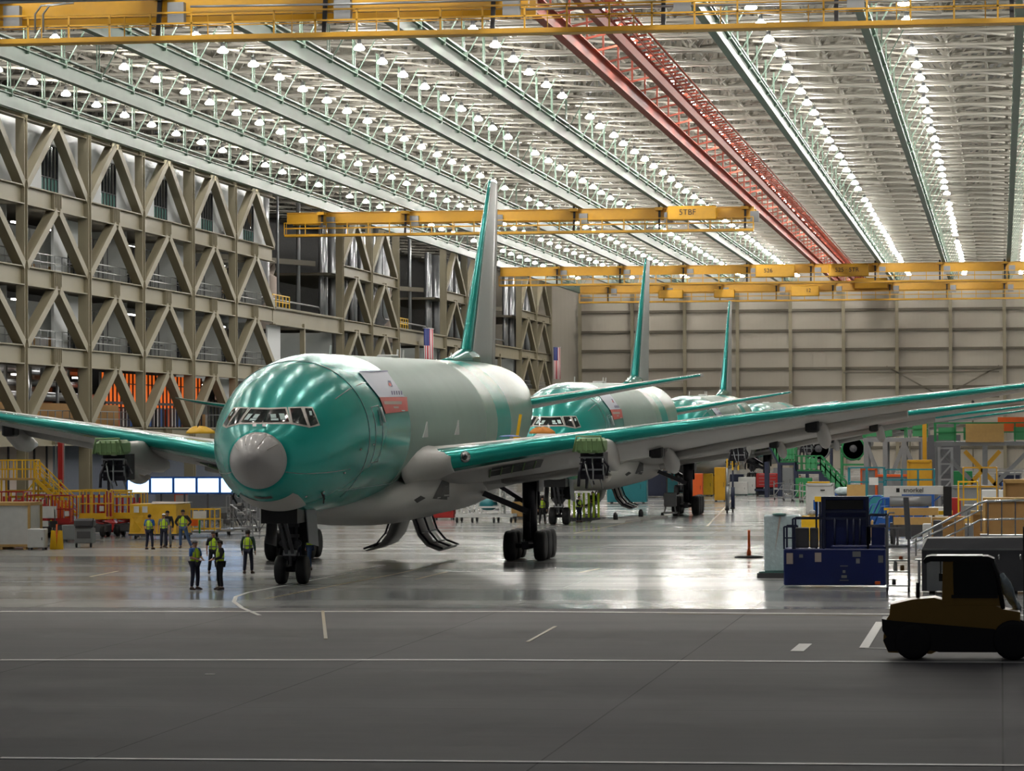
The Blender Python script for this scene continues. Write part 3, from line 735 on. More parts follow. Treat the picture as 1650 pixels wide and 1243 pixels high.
            b = MB().cbox((x, sl-4.3, zl-.3), (1.15, 1.6, .62), .12, 0); [b.bar((x-.55+.22*q, sl-5.12, zl-.55), (x-.55+.22*q, sl-5.12, zl-.02), .05) for q in range(6)]
            b.path([(x-.65, sl-5.1, zl-.55), (x-.5, sl-5.2, zl+.08), (x+.5, sl-5.2, zl+.08), (x+.65, sl-5.1, zl-.55)], .05); b.obj('strut_nose_frame', 'primer_green', strut)
            b = MB(); rnd = random.Random(3)
            b.box((x, sl-3.4, zl-1.15), (.95, 1.6, 1.1), 1)
            for q in range(16):
                p0 = V((x+rnd.uniform(-.55, .55), sl-4.3+rnd.uniform(-.2, .4), zl-.7-rnd.random()*.3)); p1 = p0+V((rnd.uniform(-.3, .3), rnd.uniform(-.2, .5), -rnd.uniform(.5, 1.2)))
                b.path([p0, (p0+p1)/2+V((rnd.uniform(-.15, .15), -.15, 0)), p1], rnd.uniform(.03, .07), 5, q % 2)
            for q in range(4): b.bar((x-.5, sl-4.35, zl-.8-.25*q), (x+.5, sl-4.35, zl-.8-.25*q), .07, .07, q % 2)
            b.obj('mount_hardware', mm('galv', 'gear_dark'), strut)
            rs = []
            for i in range(7):
                q = i/6; rs.append([(x+.3*math.cos(a)*(1-q*.5), sl-2.2+3.6*q, zl-1.25-.55*math.sin(q*2.2)+.3*math.sin(a)*(1-.6*q)) for a in [2*math.pi*k/12 for k in range(12)]])
            MB().loft(rs).obj('heat_shield', 'frame_beige', strut)
    # horizontal stabilisers
    ST = [(1.2, 52.0, 6.9, 6.62, .1, .1), (10.8, 59.2, 2.2, 8.2, .09, .0)]
    for sg in (1, -1):
        bx, le = wing(sg, 10.8, ST, 1.2); w = bx.obj('tailplane', mm('wing_grey', 'wing_top'), t); le.obj('leading_edge', 'teal_gloss', w)
    # fin
    def fin_ring(z, c0, c1):
        q = (z-8.4)/10.1; sl = lerp(47.2, 56.6, q); te = lerp(58.2, 59.6, q); c = te-sl; th = lerp(.1, .085, q)
        pts = [t_ for t_ in CH if c0-1e-6 <= t_ <= c1+1e-6]
        return [(af(t_)*th*c, sl+t_*c, z) for t_ in pts]+[(-af(t_)*th*c, sl+t_*c, z) for t_ in reversed(pts) if t_ > 0 or True]
    zs = [8.4+10.1*i/8 for i in range(9)]
    f = MB().loft([fin_ring(z, .065, .7) for z in zs]).obj('tail_fin', 'fin_grey', t)
    MB().loft([fin_ring(z, 0, .065) for z in zs]).obj('leading_edge', 'teal_gloss', f)
    MB().loft([fin_ring(z, .7, 1) for z in zs]).obj('rudder', 'wing_grey', f)
    MB().loft([[(w0*math.cos(a), s, 8.86+h0*max(0, math.sin(a))) for a in [math.pi*k/8 for k in range(9)]] for s, w0, h0 in ((40, .05, .02), (44, .3, .25), (47.5, .5, .65), (50, .55, .9))]).obj('dorsal_fillet', 'teal_gloss', f)
    # antennas on the crown
    for s in (14.5, 29.5, 31, 44):
        MB().prism([(s, 8.9), (s+.35, 8.9), (s+.42, 9.3), (s+.2, 9.32)], 'x', -.02, .02).obj('blade_antenna', 'white_paint', t)
    MB().cbox((0, 27.4, 8.98), (.7, 1.6, .14), .04).obj('antenna_blister', 'white_paint', t)
    # wing bolts on the side: trailing wedges above the wing root
    for s in (18.5, 26.5):
        for sg in (1, -1):
            MB().prism([(s, 5.5), (s+1.1, 5.5), (s+1.0, 6.15)], 'x', sg*3.02, sg*3.14).obj('root_wedge', 'fin_grey', t)
    # doors on the side, probes
    for sg in (1, -1):
        b = MB(); s0, s1, p0, p1 = 8.6, 9.75, 1.22, 1.95
        b.path([S(s0, p0*sg, .004), S(s1, p0*sg, .004)]+[S(s1, lerp(p0, p1, q/6)*sg, .004) for q in range(1, 7)]+[S(s0, lerp(p1, p0, q/6)*sg, .004) for q in range(7)], .015, 4)
        dr = b.obj('door_outline', 'galv', t)
        MB().bar(S(9.3, 1.28*sg, .05), S(9.35, 1.48*sg, .05), .07, .04).obj('door_handle', 'chrome', dr)
        MB().path([S(9.9, 1.25*sg, .04), S(10., 1.45*sg, .06)], .05, 5).obj('door_hinge', 'white_paint', dr)
        for (s, ph) in ((6.5, 1.72), (4.6, 2.35), (5.4, 2.02), (8.2, 1.7), (3.6, 2.5)):
            p = S(s, ph*sg, .03); MB().ball(p, .05, .09, .05, 8).obj('probe', 'chrome', t)
        MB().bar(S(4.6, 2.38*sg, .0), S(4.75, 2.43*sg, .22), .05, .05).bar(S(4.6, 2.38*sg, .12), S(5.0, 2.5*sg, .25), .05, .05).obj('pitot_probe', 'black', t)
        MB().add([S(17.2, 2.12*sg, .02), S(17.5, 2.02*sg, .02), S(17.6, 2.02*sg, .02), S(17.3, 2.14*sg, .02)], [(0, 1, 2, 3)]).add([S(15.9, 2.3*sg, .02), S(16.5, 2.14*sg, .02), S(16.65, 2.14*sg, .02), S(16.1, 2.32*sg, .02)], [(0, 1, 2, 3)]).obj('vent', 'black', t)
        # black ram-air inlet in the fairing
        MB().add([(sg*2.9, 17.6, 3.2), (sg*3.35, 19.9, 3.9), (sg*3.62, 20.4, 3.35), (sg*3.55, 20.6, 2.6), (sg*2.95, 19, 2.25), (sg*2.75, 18.2, 2.5)], [(0, 1, 2, 3, 4, 5)]).obj('air_inlet', 'black', fa) if False else None
    # chin inlet and grey nose gear bay panel
    MB().loft([[S(s, math.pi+a, .012) for a in (-.22, -.11, 0, .11, .22)] for s in (2.0, 2.12, 2.26)], closed=False, cap=False).obj('chin_inlet', 'black', t)
    MB().loft([[S(s, math.pi+a, .014) for a in [lerp(-.62, .62, k/12)*kk for k in range(13)]] for s, kk in ((2.6, 1.), (3.0, 1.), (3.6, .9), (4.2, .8), (4.8, .7))], closed=False, cap=False).obj('gear_bay_panel', 'fairing_grey', t)
    nose_gear(t); main_gear(t, 1); main_gear(t, -1)
    # centre gear doors hanging open
    for sg, sz in ((1, 1), (-1, 1)):
        for k, (m0, z_) in enumerate((('fairing_grey', 0), ('gear_dark', 1))): pass
        cs = [(.45, 2.35), (.52, 1.6), (.75, .95), (1.15, .48), (1.75, .25)]
        rs = []
        for (x, z) in cs:
            rs.append([(sg*x, 30.8, z), (sg*x, 35.2, z), (sg*(x-.09), 35.2, z-.05), (sg*(x-.09), 30.8, z-.05)])
        dd = MB().loft(rs).obj('gear_door', 'wing_top', t)
        b = MB()
        for s_ in (30.78, 33., 35.15): b.path([(sg*(x+.06), s_, z+.08) for x, z in cs], .05, 5)
        for x, z in cs[1:]: b.bar((sg*(x+.05), 30.8, z+.07), (sg*(x+.05), 35.2, z+.07), .07, .05)
        b.obj('door_stiffener', 'gear_dark', dd)
    return t
def wheel_mb(c, r, w, n=28):
    b = MB(); b.lathe([(r*.55, -w*.5), (r*.8, -w*.5), (r*.94, -w*.42), (r, -w*.25), (r, w*.25), (r*.94, w*.42), (r*.8, w*.5), (r*.55, w*.5)], c, 'x', n, 0)
    b.lathe([(r*.53, -w*.44), (r*.5, -w*.3), (.1, -w*.25)], c, 'x', 16, 1); b.lathe([(r*.53, w*.44), (r*.5, w*.3), (.1, w*.25)], c, 'x', 16, 1)
    for z in (-.12, 0, .12): b.lathe([(r*1.004, w*z-.01), (r*1.004, w*z+.01)], c, 'x', n, 2, cap=False)
    return b
def nose_gear(t):
    s = 7.1; g = zg(s); r = .55
    leg = MB().tube((0, s, g+.75), (0, s, 3.2), .17).tube((0, s, g+.5), (0, s, g+1.1), .12).tube((-.35, s, g+r), (.35, s, g+r), .1).obj('nose_gear', 'gear_dark', t)
    for x in (-.42, .42): wheel_mb((x, s, g+r), r, .42).obj('wheel', mm('rubber', 'galv', 'black'), leg)
    b = MB().bar((-.12, s-.15, g+.95), (-.12, s-2.2, 2.9), .12).bar((.12, s-.15, g+.95), (.12, s-2.2, 2.9), .12).bar((0, s-.3, g+.7), (0, s-.32, g+1.3), .1)
    for z in (1.2, 1.5, 1.9, 2.3): b.bar((-.33, s-.25, z), (.33, s-.25, z), .1, .12)
    for x in (-.22, .22): b.tube((x, s-.2, 1.), (x, s-.25, 2.4), .06)
    b.lathe([(.12, -.1), (.14, .1)], (-.3, s-.35, 1.62), 'y', 10).lathe([(.12, -.1), (.14, .1)], (.3, s-.35, 1.62), 'y', 10)
    b.path([(-.1, s-.4, 2.4), (-.2, s-.5, 1.9), (.05, s-.45, 1.4), (.12, s-.3, 1.)], .03).obj('drag_strut', 'dark_grey', leg)
    MB().box((0, s-.3, 1.25), (.5, .35, .2)).obj('torque_link', 'galv', leg)
    for sg in (-1, 1):
        MB().add([(sg*.72, s-.9, 2.95), (sg*.72, s+.9, 2.95), (sg*.82, s+.9, 1.45), (sg*.82, s-.9, 1.65), (sg*.76, s-.9, 2.95), (sg*.76, s+.9, 2.95), (sg*.86, s+.9, 1.45), (sg*.86, s-.9, 1.65)],
                 [(0, 1, 2, 3), (7, 6, 5, 4), (0, 4, 5, 1), (1, 5, 6, 2), (2, 6, 7, 3), (3, 7, 4, 0)]).obj('gear_door', 'grey_paint' if sg > 0 else 'dark_grey', leg)
    MB().box((0, s-.7, 2.75), (1.4, 3.2, .6)).box((0, s+.8, 2.2), (1.3, .1, 1.2)).obj('wheel_well', 'black', leg)
def main_gear(t, sg):
    s = 32.9; g = zg(s); x = sg*5.49; r = .68
    leg = MB().tube((x, s, g+.9), (x+sg*.0, s, 4.6), .33, .36, n=14).tube((x, s, g+.55), (x, s, g+1.3), .24).bar((x, s-1.6, g+r), (x, s+1.6, g+r), .3, .34).obj('main_gear', 'gear_dark', t)
    for dy in (-1.45, 0, 1.45):
        MB().tube((x-.7, s+dy, g+r), (x+.7, s+dy, g+r), .12).obj('axle', 'dark_metal', leg)
        for dx in (-.69, .69): wheel_mb((x+dx, s+dy, g+r), r, .52).obj('wheel', mm('rubber', 'galv', 'black'), leg)
    b = MB().bar((x, s-.3, 1.9), (sg*2.4, s-1.6, 3.3), .26).bar((x, s+.3, 2.2), (sg*3.0, s+1.8, 3.6), .2).bar((x, s, 3.1), (x-sg*1.2, s, 3.9), .2)
    b.bar((x, s-.35, g+1.), (x, s-.55, g+1.7), .16).bar((x, s-.55, g+1.7), (x, s-.35, g+2.3), .16)
    b.tube((x+sg*.42, s-.1, 2.2), (x+sg*.42, s-.1, 3.9), .07).obj('side_brace', 'gear_dark', leg)
    b = MB().add([(x-sg*.35, s-2.0, 3.95), (x-sg*2.2, s-2.4, 3.3), (x-sg*2.5, s-.4, 2.8), (x-sg*.5, s-.2, 3.3), (x-sg*.35, s-2.0, 3.88), (x-sg*2.2, s-2.4, 3.22), (x-sg*2.5, s-.4, 2.72), (x-sg*.5, s-.2, 3.22)],
                 [(0, 1, 2, 3), (7, 6, 5, 4), (0, 4, 5, 1), (1, 5, 6, 2), (2, 6, 7, 3), (3, 7, 4, 0)]).obj('gear_door', 'fairing_grey', leg)
    MB().box((x+sg*.5, s, 3.5), (.08, 1.6, 1.3)).obj('strut_door', 'dark_grey', leg)
X0P = -27.05
p1 = aircraft('large teal and grey unpainted airliner in front, workers at its nose wheel', X0P, 124.0)
bpy.context.view_layer.update()
# details laid on the front aircraft's skin where the photo shows them
_mw = Matrix.Translation(p1.location) @ p1.rotation_euler.to_matrix().to_4x4(); _mi = _mw.inverted()
_rs = [0, .1, .3, .6, 1., 1.3, 1.7]+[2+.25*k for k in range(40)]+[12+.5*k for k in range(70)]
_vs = []; _fs = []; _n = 96
for s in _rs: _vs += [S(s, 2*math.pi*k/_n) for k in range(_n)]
for i in range(len(_rs)-1):
    for j in range(_n): _fs.append((i*_n+j, i*_n+(j+1) % _n, (i+1)*_n+(j+1) % _n, (i+1)*_n+j))
BV = BVHTree.FromPolygons(_vs, _fs)
_o = _mi @ CAM
def skin(px, py, off=.02):
    d = (_mi.to_3x3() @ ray(px, py)).normalized(); h = BV.ray_cast(_o, d)
    return None if h[0] is None else h[0]-d*0+h[1]*(off if h[1].dot(d) < 0 else -off)
def patch(name, q, m, parent, off, n=8, mirror=False, mi=None):
    """bilinear pixel patch TL,TR,BR,BL on the skin"""
    P = []
    for i in range(n+1):
        row = []
        for j in range(n+1):
            u, v = j/n, i/n
            x = lerp(lerp(q[0][0], q[1][0], u), lerp(q[3][0], q[2][0], u), v); y = lerp(lerp(q[0][1], q[1][1], u), lerp(q[3][1], q[2][1], u), v)
            row.append(skin(x, y, off))
        P.append(row)
    if any(p is None for r_ in P for p in r_): print('MISS', name, q); return None
    mx = -1 if mirror else 1
    b = MB(); b.loft([[(p.x*mx, p.y, p.z) for p in r_] for r_ in P], closed=False, cap=False, smooth=True)
    return b.obj(name, m, parent)
Z = lambda x, y: (340+x/5.18, 600+y/5.18)
WIN = [[(437, 318), (618, 310), (652, 418), (437, 421)], [(658, 306), (748, 303), (800, 445), (682, 423)], [(783, 305), (838, 306), (890, 430), (826, 453)]]
FRM = [[(427, 301), (632, 294), (668, 434), (427, 436)], [(640, 294), (765, 290), (815, 463), (668, 436)], [(765, 290), (848, 292), (908, 446), (815, 466)]]
def cockpit(t):
    for mir in (False, True):
        for f, w in zip(FRM, WIN):
            fr = patch('window_frame', [Z(*p) for p in f], 'frame_beige', t, .012, mirror=mir)
            if fr is None: continue
            patch('windscreen_pane', [Z(*p) for p in w], 'glass_dark', fr, .03, mirror=mir)
        for q in ([(495, 358), (540, 356), (545, 388), (500, 390)], [(565, 352), (610, 352), (625, 402), (580, 404)], [(497, 394), (560, 392), (563, 410), (500, 410)], [(815, 330), (835, 330), (840, 365), (820, 365)]):
            patch('paper_sheet', [Z(*p) for p in q], 'paper', t, .04, 2, mirror=mir)
cockpit(p1)
for x0 in (362, 441):
    patch('wiper_base', [Z(x0-12, 442), Z(x0+18, 442), Z(x0+18, 462), Z(x0-12, 462)], 'galv', p1, .05, 2)
Q = lambda x, y: (560+x/13.75, 590+y/13.75)
bn = patch('banner', [Q(250, 150), Q(870, 140), Q(1250, 690), Q(690, 700)], 'banner_white', p1, .03)
if bn:
    patch('red_panel', [Q(690, 700), Q(1300, 695), Q(1325, 1005), Q(830, 1060)], 'banner_red', bn, .035)
    patch('emblem', [Q(870, 340), Q(930, 340), Q(990, 470), Q(950, 480)], 'letter_blue', bn, .045, 3)
    patch('emblem', [Q(885, 400), Q(920, 380), Q(960, 450), Q(900, 460)], 'banner_red', bn, .05, 3)
    for i in range(5):
        x = 945+52*i
        patch('lettering', [Q(x, 565), Q(x+30, 565), Q(x+42, 650), Q(x+14, 650)], 'letter_blue', bn, .045, 2)
    for i, (y0, y1, xa, xb) in enumerate(((790, 860, 780, 1180), (905, 945, 990, 1110), (985, 1010, 1170, 1250))):
        patch('lettering', [Q(xa, y0), Q(xb, y0), Q(xb, y1), Q(xa+20, y1)], 'paper' if i == 2 else 'pink_beige', bn, .045, 3)
    patch('blue_edge', [Q(240, 130), Q(870, 120), Q(885, 145), Q(255, 155)], 'letter_blue', bn, .045, 6)
# open inlet doors on the belly fairing, one each side
def inlets(t):
    for sg in (1,):
        b = MB(); q = [onx_l(706, 758), ]
_fa = [c for c in p1.children if c.name.startswith('belly_fairing')][0]
_ms = [_fa.data]+[g.data for c in p1.children for g in c.children if g.name.startswith('wing_root_fillet')]
_bv = []; _bf = []
for _m in _ms:
    _k = len(_bv); _bv += [v.co.copy() for v in _m.vertices]; _bf += [[i+_k for i in p.vertices] for p in _m.polygons]
BV2 = BVHTree.FromPolygons(_bv, _bf)
def skin2(px, py, off=.03):
    d = (_mi.to_3x3() @ ray(px, py)).normalized(); h = BV2.ray_cast(_o, d)
    return None if h[0] is None else h[0]-d*off
for nm, poly in (('air_inlet', [(716, 765), (722, 764), (732, 790), (729, 802), (718, 806), (697, 804), (705, 790), (712, 776)]), ('air_inlet', [(667, 806), (678, 799), (686, 803), (672, 811)])):
    pts = [None]
    if all(p is not None for p in pts):
        for mx in (1, -1): MB().add([(p.x*mx, p.y, p.z) for p in pts], [tuple(range(len(pts)))]).obj(nm, 'black', _fa)
for nm, q in (('air_inlet', [(716, 766), (724, 768), (724, 806), (697, 804)]), ('air_inlet', [(667, 806), (678, 799), (686, 803), (672, 811)])):
    n = 8; g = [[skin2(lerp(lerp(q[0][0], q[1][0], j/n), lerp(q[3][0], q[2][0], j/n), i/n), lerp(lerp(q[0][1], q[1][1], j/n), lerp(q[3][1], q[2][1], j/n), i/n), .04) for j in range(n+1)] for i in range(n+1)]
    for mx in (1, -1):
        b = MB()
        for i in range(n):
            for j in range(n):
                c = [g[i][j], g[i][j+1], g[i+1][j+1], g[i+1][j]]
                if all(c_ is not None for c_ in c) and max((c[0]-c[2]).length, (c[1]-c[3]).length) < .8: b.quad(*[(p.x*mx, p.y, p.z) for p in c])
        if b.v: b.obj(nm, 'black', _fa)
def copy_plane(label, X, Y):
    c = dup(p1); c['label'] = label; c.location = (X, Y, p1.location.z); return c
p2 = copy_plane('second airliner in line, teal nose half hidden by the front aircraft wing', X0P-.3, 208)
p3 = copy_plane('third airliner in line, teal nose just above the second aircraft wing', X0P-.7, 296)
p4 = copy_plane('farthest airliner of the line, only its bare crown above the wings', X0P-.7, 384)

for c in list(p4.children):
    if c.name.split('.')[0] in ('tail_fin', 'tailplane', 'radome', 'banner', 'window_frame', 'paper_sheet', 'windscreen_pane', 'wiper_base', 'main_gear', 'gear_door', 'blade_antenna', 'engine_strut'):
        for g in list(c.children): bpy.data.objects.remove(g)
        bpy.data.objects.remove(c)
# ------------------------------------------------------------------ equipment on the floor
def spot(px, py):
    p = gnd(px, py); return p, p.y/FP*1.0
def slab_rail(b, x0, x1, y0, y1, z, h=1.1, r=.04, mi=0, step=1.2):
    for (ax, ay, bx, by) in ((x0, y0, x1, y0), (x1, y0, x1, y1), (x1, y1, x0, y1), (x0, y1, x0, y0)):
        L = math.hypot(bx-ax, by-ay); n = max(1, round(L/step))
        for i in range(n): 
            x, y = lerp(ax, bx, i/n), lerp(ay, by, i/n); b.bar((x, y, z), (x, y, z+h), r, r, mi)
        for q in (.5, 1): b.bar((ax, ay, z+h*q), (bx, by, z+h*q), r, r, mi)
def wheels(t, xs, ys, r, w, m=('rubber', 'white_paint', 'black'), name='wheel'):
    for x in xs:
        for y in ys: wheel_mb((x, y, r), r, w, 16).obj(name, mm(*m), t)
def crate(label, px, py, w, h, d, m='white_paint', edge='wood', rz=0, cat='crate'):
    p, _ = spot(px, py); t = thing('shipping_crate', label, cat, (p.x, p.y+d/2, 0), rz)
    MB().box((0, 0, .14+h/2), (w-.08, d-.08, h-.04)).obj('panel', m, t)
    b = MB(); 
    for x in (-w/2, w/2):
        for y in (-d/2, d/2): b.bar((x, y, .12), (x, y, h+.14), .12)
    for z in (.2, h+.12):
        for y in (-d/2, d/2): b.bar((-w/2, y, z), (w/2, y, z), .12)
        for x in (-w/2, w/2): b.bar((x, -d/2, z), (x, d/2, z), .12)
    b.obj('edge_frame', edge, t)
    MB().box((0, 0, h+.2), (w+.1, d+.1, .05)).obj('lid', edge, t)
    b = MB(); [b.box((x, 0, .06), (.15, d, .12)) for x in (-w*.42, 0, w*.42)]; b.obj('skid', 'wood', t)
    return t
# left cluster ---------------------------------------------------------
crate('large pale crate with wood edges at the left edge of the photo', 2, 886, 2.9, 2.15, 2.2)
def cabinet(name, label, px, py, w, h, d, m, cat='cabinet', feet=.12):
    p, _ = spot(px, py); t = thing(name, label, cat, (p.x, p.y+d/2, 0))
    MB().cbox((0, 0, feet+h/2), (w, d, h), .03).obj('body', m, t)
    MB().box((0, -d/2-.012, feet+h*.5), (w*.9, .02, h*.88)).obj('door', m, t)
    b = MB(); [b.box((x, y, feet/2), (.1, .1, feet)) for x in (-w*.4, w*.4) for y in (-d*.4, d*.4)]; b.obj('foot', 'dark_grey', t)
    MB().bar((w*.35, -d/2-.05, feet+h*.4), (w*.35, -d/2-.05, feet+h*.55), .03).obj('handle', 'dark_metal', t)
    return t
cabinet('white_cabinet', 'small white square cabinet on feet beside the large pale crate', 58, 887, .9, .95, .6, 'white_paint')
p, _ = spot(72, 880); t = thing('panel_stand', 'white board on a dark stand above the small white cabinet', 'display stand', (p.x, p.y, 0))
MB().box((0, 0, 1.75), (1.25, .06, .62)).obj('board', 'white_paint', t)
MB().box((-.2, 0, 1.15), (.8, .06, .3)).obj('lower_board', 'white_paint', t); MB().box((.5, -.05, 1.12), (.4, .05, .34)).obj('sign', 'black', t)
MB().bar((-.55, 0, 0), (-.55, 0, 1.9), .06).bar((.55, 0, 0), (.55, 0, 1.9), .06).box((0, 0, .04), (1.3, .7, .08)).obj('stand', 'dark_grey', t)
for i, (px, lab) in enumerate(((86, 'yellow folding floor barricade by the white cabinet, the nearer to it'), (97, 'yellow folding floor barricade just right of the other yellow one'))):
    p, _ = spot(px, 886); t = thing('folding_barricade', lab, 'barricade', (p.x, p.y, 0))
    for sg in (-1, 1):
        MB().prism([(-.17, .02), (.17, .02), (.07, .98), (-.07, .98)], 'y', sg*.02+.0, sg*.05).obj('panel', 'safety_yellow', t).rotation_euler = (sg*-.12, 0, 0)
    MB().bar((-.1, 0, .97), (.1, 0, .97), .04).obj('hinge', 'dark_grey', t)
p, _ = spot(91.5, 885); t = thing('warning_post', 'thin orange and grey post standing between the yellow folding barricades', 'post', (p.x, p.y, 0))
MB().tube((0, 0, .03), (0, 0, 1.25), .045).obj('pole', 'orange_paint', t); MB().lathe([(.2, 0), (.2, .03), (.06, .06)], (0, 0, 0)).obj('base', 'dark_grey', t)
p, _ = spot(134, 883); t = thing('generator_cart', 'grey wheeled generator cart with dark hood left of the workers', 'cart', (p.x, p.y, 0))
MB().cbox((0, .35, .62), (.95, .7, .8), .05).obj('body', 'grey_paint', t); MB().cbox((0, .35, 1.25), (1.0, .8, .45), .1).obj('hood', 'dark_grey', t)
MB().box((.03, -.02, .65), (.7, .03, .35)).obj('louvre', 'dark_grey', t); MB().bar((-.4, -.05, 1.05), (.5, -.05, 1.05), .05).bar((.5, -.05, 1.05), (.55, -.05, 1.5), .05).obj('handle', 'dark_metal', t)
for x in (-.38, .38): wheel_mb((x, .1, .13), .13, .08, 12).obj('caster', mm('rubber', 'galv', 'black'), t)
cabinet('grey_bin', 'grey metal bin behind the generator cart', 112, 874, .85, .8, .7, 'grey_paint', 'bin')
def scissor_lift(label, px, py, w, hh, base, rail, plat=.9, cage=True, rz=0):
    p, _ = spot(px, py); t = thing('scissor_lift', label, 'scissor lift', (p.x, p.y+.8+(px*7 % 5)*.0, 0), rz, 'parked red scissor lifts')
    MB().cbox((0, 0, .5), (w, 1.4, .45), .06).obj('chassis', 'dark_grey', t)
    wheels(t, (-w*.36, w*.36), (-.62, .62), .32, .22)
    b = MB()
    for k in range(2):
        z = .75+.0*k; b.bar((-w*.4, -.6+1.2*k, .74), (w*.4, -.6+1.2*k, plat), .08); b.bar((w*.4, -.6+1.2*k, .74), (-w*.4, -.6+1.2*k, plat), .08)
    b.obj('scissor_arm', base, t)
    MB().box((0, 0, plat+.06), (w+.15, 1.5, .12)).bar((-w/2, -.76, plat+.2), (w/2, -.76, plat+.2), .05, .3).obj('platform', rail, t)
    b = MB(); slab_rail(b, -w/2, w/2, -.74, .74, plat+.1, hh, .055, 0, .9); b.obj('guardrail', rail, t)
    b = MB()
    if cage:
        for q in range(5): b.bar((-w*.42+w*.84*q/4, -.5, plat+.1), (-w*.42+w*.84*q/4, -.5, plat+hh-.15), .12, .06)
        b.cbox((w*.2, .1, plat+.5), (w*.3, .6, .8), .04)
        b.obj('control_column', base, t)
    MB().cbox((w*.36, -.8, plat+.6), (.25, .12, .3), .02).obj('control_box', 'white_paint', t)
    return t
scissor_lift('red scissor lift with red railings at the far left behind the pale crate', 14, 866, 1.7, 1.25, 'red_paint', 'red_paint', 1.2)
scissor_lift('red scissor lift with red railings left of the folding barricades', 58, 868, 1.0, 1.3, 'red_paint', 'red_paint', 1.0)
scissor_lift('red scissor lift with red railings behind the folding barricades', 98, 867, 1.0, 1.5, 'orange_paint', 'red_paint', .75)
scissor_lift('scissor lift with yellow railings and red posts behind the generator cart', 149, 866, 1.5, 1.55, 'red_paint', 'safety_yellow', 1.0)
scissor_lift('tall scissor lift with yellow railings right behind the yellow covered crate edge', 205, 865, 1.6, 1.35, 'red_paint', 'safety_yellow', 1.0)
p, _ = spot(177, 861); t = thing('lift_mast', 'dark red upright lift mast between the two yellow railed lifts', 'lift mast', (p.x, p.y, 0))
MB().bar((-.18, 0, .2), (-.18, 0, 2.5), .12).bar((.18, 0, .2), (.18, 0, 2.5), .12).bar((0, .1, .3), (0, .1, 2.4), .14).obj('mast', 'red_paint', t)
MB().cbox((0, .1, .45), (.8, .9, .7), .15).obj('base', 'red_paint', t); wheels(t, (-.35, .35), (-.2, .45), .2, .12)
p, _ = spot(110, 856); t = thing('pipe_rail_stack', 'long yellow horizontal pipe rack standing over the red lifts', 'rack', (p.x, p.y+3, 0))
b = MB(); 
for z in (2.35, 2.0): b.tube((-4.6, 0, z), (3.2, 0, z), .07)
for x in (-4.4, -1.9, .6, 3.1): b.bar((x, 0, 0), (x, 0, 2.4), .08)
b.obj('frame', 'safety_yellow', t)
# yellow stair unit behind
p = gnd(60, 858); t = thing('boarding_stairs', 'yellow mobile stairs rising to the left behind the red lifts', 'stairs', (p.x, p.y+4, 0))
b = MB()
for sg in (-.55, .55): b.bar((1.2, sg, .9), (-1.1, sg, 3.1), .1, .22)
b.obj('stringer', 'safety_yellow', t)
b = MB()
for q in range(9): b.box((1.1-.27*q, 0, 1.0+.25*q), (.3, 1.1, .04))
b.obj('tread', 'galv', t)
b = MB()
for sg in (-.58, .58):
    b.bar((1.2, sg, 1.9), (-1.1, sg, 4.1), .07); b.bar((1.2, sg, 1.4), (-1.1, sg, 3.6), .05)
    for q in range(5): b.bar((1.2-.57*q, sg, .9+.55*q), (1.2-.57*q, sg, 1.9+.55*q), .06)
b.obj('handrail', 'safety_yellow', t)
b = MB().box((-2.2, 0, 3.1), (2.3, 1.3, .12)); b.obj('landing', 'wood', t)
b = MB(); slab_rail(b, -3.3, -1.15, -.6, .6, 3.15, 1.1, .07, 0, .55); b.obj('landing_rail', 'safety_yellow', t)
b = MB()
for x in (-3.2, -1.2): [b.bar((x, y, 0), (x, y, 3.1), .1) for y in (-.5, .5)]
b.bar((-3.2, -.5, .3), (-1.2, -.5, 2.9), .06); b.bar((-3.2, -.5, .6), (-3.2, .5, .6), .06); b.bar((-1.2, -.5, .6), (-1.2, .5, .6), .06); b.obj('leg_frame', 'safety_yellow', t)
p = gnd(50, 850); t = thing('lift_tower', 'slim dark red vertical tower reaching the wing height at left', 'tower', (p.x, p.y+7, 0))
MB().bar((0, 0, 0), (0, 0, 5.6), .3, .35).obj('mast', mm('red_paint')[0], t); MB().bar((-.3, -.1, 0), (-.3, -.1, 6.2), .06).bar((.25, -.1, 1), (.25, -.1, 5.2), .06).obj('guide_rail', 'galv', t)
MB().box((0, 0, .12), (1.4, 1.2, .24)).obj('base', 'dark_grey', t); MB().box((0, 0, 5.65), (.5, .45, .1)).obj('cap', 'dark_grey', t)
# yellow covered crate on a trolley
p, _ = spot(250, 870); t = thing('covered_crate', 'big crate under a yellow tarpaulin on a trolley behind the workers', 'covered crate', (p.x, p.y+1.2, 0), R(-8))
b = MB(); rs = []; W2, D2 = 1.36, 1.1
for z, k in ((.32, 1.03), (.36, 1.), (.9, 1.01), (1.35, .985), (1.75, .995), (1.93, .99), (1.95, .96)):
    ring = []
    for i in range(40):
        a = i/40*4; e = int(a); f = a-e
        pt = [(-1+2*f, -1), (1, -1+2*f), (1-2*f, 1), (-1, 1-2*f)][e]
        wv = 1+.02*math.sin(i*1.9+z*5)*(1 if z < 1.4 else .2); ring.append((pt[0]*W2*k*wv, pt[1]*D2*k*wv, z))
    rs.append(ring)
b.loft(rs, smooth=False).obj('tarpaulin', mat('tarp_yellow', lin(228, 178, 40), .45, bump=.5, scale=1.2), t)
MB().add([(-.1, -1.12, 1.96), (1.36, -1.1, 1.96), (1.5, 1.1, 2.02), (-.9, 1.1, 2.05)], [(0, 1, 2, 3)]).obj('lid_sheet', 'pink_beige', t)
for x in (-.95, -.45): MB().box((x, -1.14, 1.65), (.3, .02, .34)).obj('label_sheet', 'white_paint', t)
